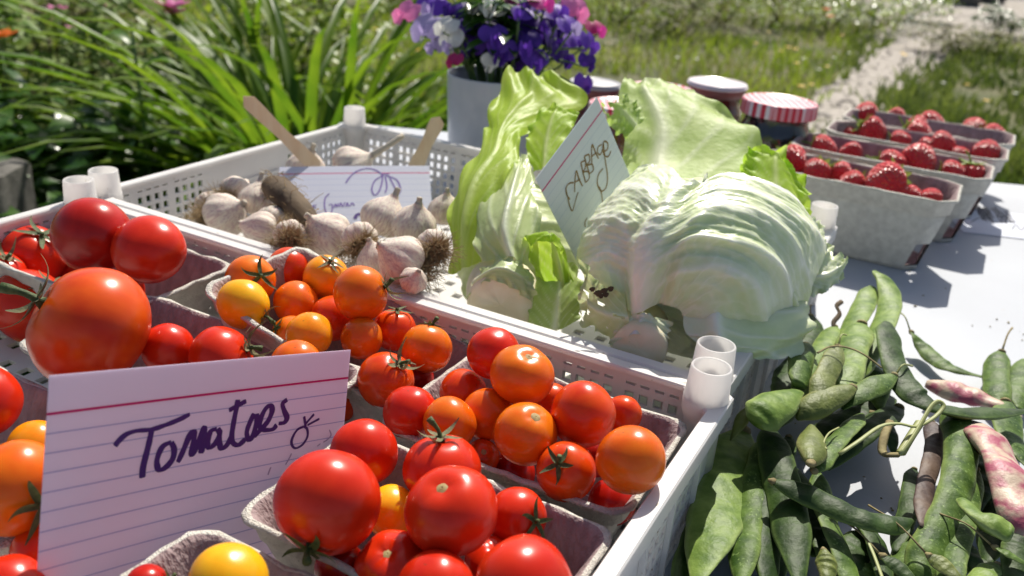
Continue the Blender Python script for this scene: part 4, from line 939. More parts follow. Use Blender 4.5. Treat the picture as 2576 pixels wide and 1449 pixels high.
garlic(566, 540, .80, 54, vdir(.75,.35,.35), 'garlic bulb at the left with its beard of roots against the lattice wall', 1.0, .3, 1)
garlic(648, 505, .83, 46, vdir(.15,.85,.1), 'upright purple tinged garlic bulb beside the brown stalk', 0, .6, 2)
garlic(655, 578, .745, 46, vdir(-.8,.25,.3), 'garlic bulb lying in front with its roots turned right', .9, .2, 3)
garlic(822, 592, .735, 60, vdir(-.45,.5,.5), 'wide garlic bulb under the Garlic card with a dark beard at the right', .5, .3, 4)
garlic(905, 600, .71, 44, vdir(-.3,.55,-.6), 'garlic bulb showing mostly its brown roots, left of the tall one', 1.25, .1, 5)
garlic(965, 548, .75, 56, vdir(.45,.85,.1), 'tall garlic bulb in front of the Garlic card', 0, .5, 6)
garlic(1042, 566, .735, 54, vdir(.2,.7,.4), 'creamy garlic bulb right of the tall one', 0, .4, 7)
garlic(1010, 655, .66, 62, vdir(-.7,.5,.35), 'largest garlic bulb in the right front with a big root beard', .9, .2, 8)
garlic(1088, 615, .675, 40, vdir(-.35,.5,-.75), 'garlic bulb beside the left cabbage showing a mass of roots', 1.35, .1, 9)
garlic(1120, 530, .79, 42, vdir(.1,.7,.3), 'pale garlic bulb half behind the left cabbage', 0, .4, 10)
garlic(770, 425, .93, 48, vdir(.3,.6,.4), 'garlic bulb behind the Garlic card by the leaning stick', 0, .5, 11)
garlic(885, 420, .94, 52, vdir(.85,.45,.1), 'garlic bulb behind the Garlic card with a dry bent stalk', 0, 2.0, 12)
garlic(730, 592, .72, 40, vdir(-.2,.4,-.7), 'small garlic bulb showing only a tangle of brown roots', 1.2, .1, 13)
garlic(595, 482, .86, 40, vdir(.3,.5,-.5), 'garlic bulb with wild thin roots by the left lattice wall', 1.1, .1, 14)
garlic(690, 560, .79, 44, vdir(.4,.6,-.5), 'garlic bulb with a brown beard half under the dry stalk', 1.1, .1, 16)
garlic(945, 655, .69, 46, vdir(-.2,.75,.3), 'cream garlic bulb left of the largest one', .5, .3, 19)
garlic(528, 520, .85, 38, vdir(-.3,.4,-.6), 'garlic bulb nearest the left lattice wall, all roots', 1.2, .1, 20)
garlic(1040, 705, .64, 34, vdir(.3,.4,.5), 'small garlic bulb low beneath the largest one', 0, .2, 15)
v, f = tube(crom([dp(686, 462, .82), dp(716, 490, .80), dp(755, 530, .785), dp(790, 575, .775)], 14), [.0085,.0105,.0112,.0106,.0112,.0100,.0104,.0096,.0098,.009,.0088,.008,.0075,.007], 14, .75)
tag(obj('garlic_stalk', v, f, M['stalk']), 'dark dry cut garlic stalk leaning against the Garlic card', 'stalk')
stk = bpy.data.objects['garlic_stalk']; mb = MB(); random.seed(12)
for k in range(150):
    q = random.random() ** 1.6; p = np.array(dp(686 + 90*q, 462 + 92*q, .818 - .035*q)) + np.array([random.gauss(0,.004), random.gauss(0,.004), random.gauss(0,.004)]); d = unit([random.gauss(0,1), random.gauss(-.2,1), random.gauss(.1,1)]); path = [p]
    for s_ in range(5): d = unit(d + np.array([random.gauss(0,.5), random.gauss(0,.5), random.gauss(-.15,.4)])); p = p + d*random.uniform(.0025, .0045); path.append(p)
    mb.add(*tube(path, [.0004,.00035,.0003,.00028,.00022,.00015], 3, cap=False))
o_ = mb.obj('roots', M['roots'], stk, smooth=True); o_['kind'] = 'stuff'
random.seed(33)
# ------------------------------------------------------------------ cabbages
def patch(name, rows, mt, parent, nu=34, nv=34, ruffle=.002, rfreq=9, veins=.0011, nvein=6, vk=.55, thick=.0009, seed=0, mid=.5, holes=0):
    R_ = [crom([dp(*p) for p in r], nu) for r in rows]
    G = [[None]*nu for _ in range(nv)]
    for j in range(nu):
        c = crom([r[j] for r in R_], nv)
        for i in range(nv): G[i][j] = c[i]
    G = np.array(G); du = np.gradient(G, axis=1); dv = np.gradient(G, axis=0); n = np.cross(du, dv); n /= np.linalg.norm(n, axis=2, keepdims=True) + 1e-12
    if (n.reshape(-1, 3).mean(0) @ unit(CAM - G.reshape(-1, 3).mean(0))) < 0: n = -n
    V = []; A = []
    for i in range(nv):
        t = i/(nv-1)
        for j in range(nu):
            u = j/(nu-1); q = (u - mid) / max(mid, 1-mid); aq = abs(q)
            ph = (t*nvein - vk*nvein*aq*.8 + .35*nz((u*3, t*3, seed), 1)); vv = max(0, math.cos(2*math.pi*ph)) ** 6 * min(1, aq*3) * (1-aq*.6)
            mr = math.exp(-(q/(.10*(1.25-t)+.02))**2) * (1 - .5*t)
            edge = max(aq**4, max(0, t-.72)/.28) 
            d = veins*(vv*.8 + mr*2.6) + ruffle * edge * (math.sin(rfreq*(t + .5*u)*2.2 + seed) + .8*nz((u*7, t*7, seed), 1)) + ruffle*.3*nz((u*4, t*4, seed+3), 1) + .0003*nz((u*14, t*14, seed+3), 1)
            P = G[i][j] + n[i][j]*d
            if edge > .25:      # frayed, wavy outline
                P = P + (du[i][j]/(np.linalg.norm(du[i][j])+1e-9)) * np.sign(q) * (aq**6) * ruffle*1.1*nz((t*11, seed, q), 1) + (dv[i][j]/(np.linalg.norm(dv[i][j])+1e-9)) * max(0, t-.8)*5*ruffle*1.2*nz((u*9, seed, 4), 1)
            V.append(P); A.append(min(1, .75*vv*(1-.3*t) + 1.0*mr + .10*nz((u*20, t*20, seed), 1)))
    f = grid_faces(nv, nu)
    if holes: f = [q for q in f if nz((q[0] % nu * .22, q[0]//nu * .22, seed), 1) < holes]
    o = obj(name, V, f, mt, parent, attr=A);     return o
def stump(px, py, dep, rpx, axis, parent, L=.03):
    c = dp(px, py, dep); r = rpx*dep*K/F; R_ = Matrix.Translation(c) @ frame(axis)
    pr = [(r*1.12, -L), (r*1.05, -L*.5), (r*1.0, -.004), (r*.97, -.0012), (r*.90, 0), (r*.55, .0006), (.0002, .0003)]
    v, f = lathe(pr, 40); vv = []
    for q in v:
        a = math.atan2(q[1], q[0]); k = 1 + .06*nz((math.cos(a), math.sin(a), 2), 2) ; vv.append(R_ @ Vector((q[0]*k, q[1]*k, q[2] + .0012*nz((q[0]*200, q[1]*200, 1), 1))))
    return obj('cut_stem', [tuple(q) for q in vv], f, M['cab_cut'], parent)
def head(center, R0, axis, midv, parent_name, label, mt, amp=1.0, seed=0, n1=150, n2=220, ell=1.05, wide=1.0):
    a = unit(axis); mm = np.asarray(midv, float); mm = unit(mm - a*(mm @ a)); b = np.cross(a, mm); V = []; A = []
    for i in range(n1+1):
        al = math.pi*i/n1
        for j in range(n2):
            ph = 2*math.pi*j/n2; p = ph if ph <= math.pi else ph - 2*math.pi; ap = abs(p)
            d = -a*math.cos(al)*ell + (mm*math.cos(ph) + b*math.sin(ph)*wide)*math.sin(al)
            w_ = .03 + .45*math.exp(-al*1.2); mid = math.exp(-(p/w_)**2) * min(1, al*2.5) * max(0, 1 - al/2.6)
            sgn = 1 if p > 0 else -1
            phase = al*3.3 - .75*ap + .55*nz((al*1.3, p*1.1, seed + sgn), 1) + (.3 if p > 0 else 0)
            w1 = .5 + .5*math.cos(2*math.pi*phase); fold = w1**4 * min(1, (ap/.35)**1.3) * math.exp(-max(0, ap-1.5)*.9) * math.sin(min(al*1.15, math.pi)) ** .5
            ph2 = al*8.2 - 2.2*ap + .6*nz((al*2, p*2, seed+4), 1); fine = (.5+.5*math.cos(2*math.pi*ph2))**5 * min(1, ap/.3) * math.exp(-ap*.5)
            lump = .05*nz((al*1.3, math.cos(ph)*1.3, math.sin(ph)*1.3), 1.1, seed)
            net = nz((al*9, p*7, seed), 1.0)
            r = R0*(1 + lump + amp*(.075*fold + .014*fine + .085*mid + .010*net) - .10*math.exp(-(al/.45)**2))
            V.append(center + d*r); A.append(max(0, min(1, .95*mid + .42*fold*fold + .35*fine + .12*net)))
    o = obj(parent_name, V, grid_faces(n1+1, n2, True), mt, attr=A); 
    return tag(o, label, 'cabbage', 'cabbages in the back crate')
# right cabbage: a big ribbed head whose cut stem faces us
ds = vdir(-.62, -.60, .50)
RC = head(dp(1764, 680, .682), .0495, -ds, UPV*.9 - RGT*.02 - FWD*.45, 'cabbage', 'big pale ribbed cabbage at the right with its cut stem towards us', M['cab_head'], 1.0, 3, ell=1.1, wide=1.24)

def zc(x, y): return x*.5255 + 1112, y*.5255 + 156
def dome(x, y, lift=0.0):
    nx_, ny_ = (x - 1764)/318, (y - 668)/252; q = 1 - nx_*nx_ - ny_*ny_
    return .678 - .088*math.sqrt(max(0, q)) + .05*max(0, -q) - lift
RW = [[(800,1215),(865,1195),(940,1175),(1060,1160),(1140,1200),(1165,1275)], [(700,1030),(800,955),(955,960),(1190,900),(1400,1010),(1440,1280)], [(645,950),(780,850),(985,850),(1270,775),(1560,930),(1640,1290)],
      [(690,800),(850,735),(1030,755),(1320,660),(1640,850),(1755,1180)], [(745,700),(900,640),(1075,690),(1350,590),(1690,790),(1790,1050)], [(865,580),(990,570),(1120,625),(1370,545),(1700,720),(1850,920)], [(940,500),(1070,515),(1210,570),(1390,525),(1640,640),(1800,770)]]
def ribbed_leaf(parent):
    nu, nv = 150, 130; rows = []
    for r in RW: rows.append(crom([np.array([*zc(*p), 0.]) for p in r], nu))
    G = np.zeros((nv, nu, 3))
    for j in range(nu):
        c = crom([r[j] for r in rows], nv)
        for i in range(nv): x, y = c[i][0], c[i][1]; G[i, j] = dp(x, y, dome(x, y, .004))
    du = np.gradient(G, axis=1); dv = np.gradient(G, axis=0); n = np.cross(du, dv); n /= np.linalg.norm(n, axis=2, keepdims=True) + 1e-12
    if n.reshape(-1, 3).mean(0) @ unit(CAM - G.reshape(-1, 3).mean(0)) < 0: n = -n
    V = []; A = []
    for i in range(nv):
        t = i/(nv-1)
        for j in range(nu):
            u = j/(nu-1); q = (u - .40); q = q/.40 if q < 0 else q/.60; aq = abs(q)
            wob = .30*nz((u*3.2, t*2.2, 3), 1) + .10*nz((u*9, t*5, 8), 1); sd = .45 if q > 0 else 0
            ph = (t - .30*t*t)*(7.4 if q > 0 else 5.4) - (1.1*aq if q > 0 else .5*aq) + sd + wob*1.7 + 1.5*math.exp(-aq/.16)
            cr_ = .5 + .5*math.cos(2*math.pi*ph); ridge = cr_**1.5 * (.6 + .9*nz((math.floor(ph+.5)*1.7, q*1.4, 1), 1)); line = cr_**14
            ph2 = t*21 - 3.5*aq + 2.2*wob + .3*sd; fine = (.5 + .5*math.cos(2*math.pi*ph2))**4
            fan = min(1, (aq/.27)**1.6) * min(1, (1.02-aq)/.12) * min(1, t*6 + .1)
            mw = (.070 + .17*max(0, .50-t)) * (1.25 if q < 0 else 1); mr = math.exp(-abs(q/mw)**2.6) * max(0, 1 - .6*t)
            groove = math.exp(-((aq - mw*1.75)/(.05))**2) * (1-t)
            edge = max(aq**8, max(0, t-.9)*10)
            net = max(0, 1 - abs(nz((u*13, t*11, 33), 1) + .5*nz((u*30, t*26, 3), 1))*7)
            d = fan*(1.1 - .55*t)*(.0033*ridge + .0007*fine*(1-.7*t)) + .0062*mr - .0014*groove + .0042*nz((u*3.2, t*3.0, 5), 1) + .0014*nz((u*8, t*7, 15), 1) + .0003*net + .0006*nz((u*22, t*20, 6), 1) + .0014*edge*nz((u*14, t*14, 2), 1)
            V.append(G[i, j] + n[i, j]*d); A.append(max(0, min(1, .95*mr + fan*(.55*line + .25*ridge + .18*fine) + .30*net + .18*nz((u*30, t*30, 4), 1) + .12*edge)))
    return obj('ribbed_leaf', V, grid_faces(nv, nu), M['cab_head'], parent, attr=A)
ribbed_leaf(RC)
stump(1608, 880, .598, 72, vdir(-.12,-.30,.94), RC, .035)
patch('stem_collar', [[(1528,872,.600),(1570,850,.596),(1618,842,.594),(1676,868,.598)], [(1545,838,.600),(1585,822,.597),(1630,818,.596),(1680,842,.600)], [(1570,800,.602),(1600,792,.600),(1640,790,.600),(1690,815,.604)]], M['cab_head'], RC, nu=30, nv=16, ruffle=.0016, rfreq=9, veins=.0006, seed=41)
patch('back_leaf', [[(1560,470,.76),(1700,470,.75),(1880,500,.74)], [(1565,400,.79),(1715,395,.78),(1905,420,.77)], [(1572,345,.80),(1725,330,.80),(1915,345,.79)], [(1562,290,.82),(1700,268,.82),(1862,300,.82)], [(1556,240,.84),(1660,222,.84),(1790,252,.84)], [(1572,195,.86),(1650,204,.86),(1745,228,.86)]], M['cab_leaf'], RC, ruffle=.0026, veins=.0012, nvein=4, vk=.9, seed=2, mid=.32)
patch('torn_strip', [[(1575,345,.795),(1600,320,.795),(1625,300,.80)], [(1540,325,.80),(1575,290,.80),(1605,262,.805)], [(1512,262,.80),(1540,255,.80),(1570,246,.81)]], M['cab_leaf'], RC, nu=16, nv=16, ruffle=.003, seed=5, holes=.35)
patch('right_leaf', [[(1870,500,.73),(1935,540,.72),(2010,580,.705)], [(1868,440,.745),(1950,470,.735),(2030,540,.72)], [(1876,392,.755),(1950,402,.75),(2028,500,.735)], [(1890,380,.762),(1965,385,.757),(2020,470,.745)]], M['cab_bright'], RC, ruffle=.0042, rfreq=14, veins=.0007, seed=7)
patch('torn_leaf', [[(2020,645,.665),(2024,700,.655),(2034,752,.655)], [(2072,640,.662),(2080,692,.652),(2086,728,.652)], [(2126,640,.660),(2132,658,.655),(2120,696,.655)]], M['cab_head'], RC, nu=24, nv=24, ruffle=.0026, rfreq=9, seed=9)
patch('torn_leaf', [[(1978,552,.69),(1996,600,.68),(2022,660,.67)], [(2028,548,.695),(2050,600,.685),(2072,660,.672)], [(2058,560,.70),(2084,612,.69),(2100,652,.68)]], M['cab_head'], RC, nu=26, nv=26, ruffle=.0026, rfreq=9, seed=19)
patch('lower_leaf', [[(1728,752,.603),(1830,770,.603),(1985,730,.628)], [(1722,830,.598),(1850,850,.596),(2044,800,.624)], [(1785,885,.598),(1895,900,.598),(2006,900,.622)]], M['cab_head'], RC, ruffle=.0026, veins=.0018, nvein=3, seed=11, mid=.35)
patch('flap', [[(1590,850,.600),(1580,800,.598),(1570,740,.600)], [(1545,862,.602),(1528,790,.598),(1522,720,.602)], [(1500,830,.607),(1488,770,.605),(1490,690,.607)], [(1455,812,.614),(1462,740,.612),(1462,650,.614)]], M['cab_pale'], RC, ruffle=.0030, rfreq=10, veins=.0006, seed=13, holes=.45)
sp = MB()
for (px, py, r) in ((1490, 728, .0016), (1505, 738, .0022), (1520, 732, .002), (1536, 727, .0018), (1512, 745, .0016), (1524, 742, .0017)):
    c = dp(px, py, .592); Rm = frame(CAM - c); vv = [tuple(Vector(c) + (Rm @ Vector((math.cos(2*math.pi*k/9)*r*(1+.3*math.sin(k*2.1)), math.sin(2*math.pi*k/9)*r*.8, 0)))) for k in range(9)]
    sp.add(vv + [tuple(c + unit(CAM-c)*.0006)], [(k, (k+1) % 9, 9) for k in range(9)])
sp.obj('brown_spot', M['rot'], RC, smooth=True)
# left cabbage: a looser pointed head with tall leaves lit from behind
LC = head(dp(1305, 640, .765), .040, vdir(.12,.80,-.60), vdir(-.2,.3,.9), 'cabbage', 'looser pointed cabbage at the left with tall yellow green leaves lit from behind', M['cab_pale'], .7, 8, 90, 120, 1.35)
stump(1258, 768, .652, 84, vdir(-.02,-.30,.95), LC, .03)
def zl(rows): return [[(*zc(x, y), d) for x, y, d in r] for r in rows]
patch('inner_leaf', zl([[(430,520,.775),(490,510,.77),(560,450,.775)], [(402,400,.79),(500,385,.785),(610,350,.79)], [(420,315,.805),(530,262,.80),(645,270,.805)], [(480,215,.815),(560,208,.812),(655,250,.815)]]), M['cab_bright'], LC, ruffle=.0018, rfreq=11, veins=.0007, seed=23)
patch('outer_leaf', zl([[(42,1020,.70),(110,990,.69),(200,950,.685)], [(36,800,.72),(110,760,.70),(230,790,.69)], [(56,620,.745),(160,560,.725),(300,580,.715)], [(138,480,.775),(250,430,.755),(365,440,.745)], [(208,345,.805),(285,325,.79),(385,345,.785)], [(212,272,.82),(330,245,.812),(520,285,.82)], [(258,165,.845),(420,150,.84),(692,192,.845)], [(316,32,.872),(430,42,.868),(575,62,.87)]]), M['cab_tall'], LC, nv=96, nu=44, ruffle=.0030, rfreq=14, veins=.0010, nvein=6, seed=21, mid=.5)
patch('front_leaf', zl([[(190,960,.668),(330,940,.656),(455,1010,.664)], [(150,830,.684),(300,800,.664),(470,850,.672)], [(185,690,.708),(330,650,.688),(462,700,.693)], [(262,560,.736),(365,520,.722),(432,580,.722)], [(330,470,.755),(380,450,.75),(415,480,.748)]]), M['cab_pale'], LC, nv=60, nu=50, ruffle=.0026, rfreq=7, veins=.0014, nvein=3, vk=1.0, seed=25)
patch('curled_leaf', [[(1370,745,.664),(1415,752,.660),(1458,760,.668)], [(1338,665,.662),(1400,660,.655),(1438,690,.664)], [(1318,602,.664),(1378,590,.655),(1412,612,.664)], [(1322,596,.654),(1380,584,.646),(1410,604,.655)], [(1332,618,.648),(1385,606,.642),(1412,640,.652)]], M['cab_bright'], LC, ruffle=.0018, veins=.0008, seed=27, mid=.55)
patch('lower_leaf', [[(1330,815,.648),(1395,832,.645),(1455,805,.655)], [(1335,745,.658),(1405,745,.652),(1470,735,.664)], [(1362,670,.672),(1415,650,.668),(1448,672,.68)]], M['cab_leaf'], LC, ruffle=.0016, veins=.0008, seed=29)
patch('stem_leaf', zl([[(120,1140,.655),(150,1060,.655),(190,1000,.66)], [(220,1050,.645),(260,990,.645),(300,930,.655)], [(330,1080,.642),(370,1020,.645),(370,960,.655)], [(430,1150,.646),(440,1090,.65),(420,1010,.66)]]), M['cab_pale'], LC, nu=24, nv=24, ruffle=.0024, rfreq=13, veins=.0006, seed=31)

# ------------------------------------------------------------------ bean pods
def pod(path, w, col, label, flat=.34, lumps=6, cap='start', stem=0, tip=True, seed=0, blunt=False, roll=0.0):
    """path: (px, py, height above the table in m); w: full width in measured pixels"""
    P = [at(x, y, TABLE + .006 + h*.72) for x, y, h in path]; n = max(26, 10*len(P)); C = crom(P, n)
    dist = float(np.mean([(p - CAM) @ FWD for p in P])); hw = w*.46*dist/F
    rad = []; ln = sum(np.linalg.norm(C[i+1]-C[i]) for i in range(n-1))
    for i in range(n):
        t = i/(n-1); e0, e1 = min(1, t*ln/(hw*2.6)), min(1, (1-t)*ln/(hw*(1.2 if blunt else 4.2)))
        r = hw * (.34 + .66*math.sin(e0*math.pi/2)) * (.16 + .84*math.sin(e1*math.pi/2) if not blunt else (.55 + .45*math.sin(e1*math.pi/2)))
        rad.append(r * (1 + .022*math.cos(2*math.pi*lumps*t + seed + 1.5*nz((t*4, seed, 2), 1)) + .10*nz((t*4, seed, 0), 1)))
    # flattened section with a raised seam along each edge
    V = []; nn = 20; prev = None; A = []
    for i in range(n):
        t = C[min(i+1, n-1)] - C[max(i-1, 0)]; t = unit(t); ref = unit(np.array([math.sin(roll + .35*math.sin(i*.11 + seed)), .25*math.sin(seed), math.cos(roll + .35*math.sin(i*.11 + seed))]))
        b = unit(ref - t*(ref @ t)); s = np.cross(t, b); fl = flat * (1 + .13*math.cos(2*math.pi*lumps*i/(n-1) + seed + 1.5*nz((i*4/(n-1), seed, 2), 1)) + .2*nz((i*.2, seed, 5), 1))
        for j in range(nn):
            a = 2*math.pi*j/nn; x, y = math.cos(a), math.sin(a); sq = 1 + .10*abs(x)**14
            V.append(C[i] + s*x*rad[i]*sq + b*y*rad[i]*fl*(1 + .05*nz((i*.35, j*.8, seed), 1))); A.append(abs(x)**16 * .9)
    f = grid_faces(n, nn, True) + [tuple(range(nn-1, -1, -1)), tuple(range((n-1)*nn, n*nn))]
    o = obj('bean_pod', V, f, M[col], attr=A); tag(o, label, 'bean pod', 'bean pods heaped on the table')
    if cap or stem:
        d = unit(C[0] - C[2]); r = rad[0]
        v, f = tube([C[0] - d*r*.5, C[0] + d*r*.2, C[0] + d*r*.9, C[0] + d*r*1.3], [r*1.02, r*1.12, r*.62, r*.36], 10, .8); obj('cap', v, f, M['pod_cap'], o)
    if stem:
        L = stem; v, f = tube(crom([C[0] + d*r*1.0, C[0] + d*L*.5 + np.array([0, 0, .004]), C[0] + d*L + np.array([.004, .004, -.001])], 8), [r*.32, r*.28, r*.25, r*.25, r*.25, r*.26, r*.28, r*.34], 7); obj('stalk', v, f, M['tendril' if stem < .02 else 'pod_cap'], o)
    return o
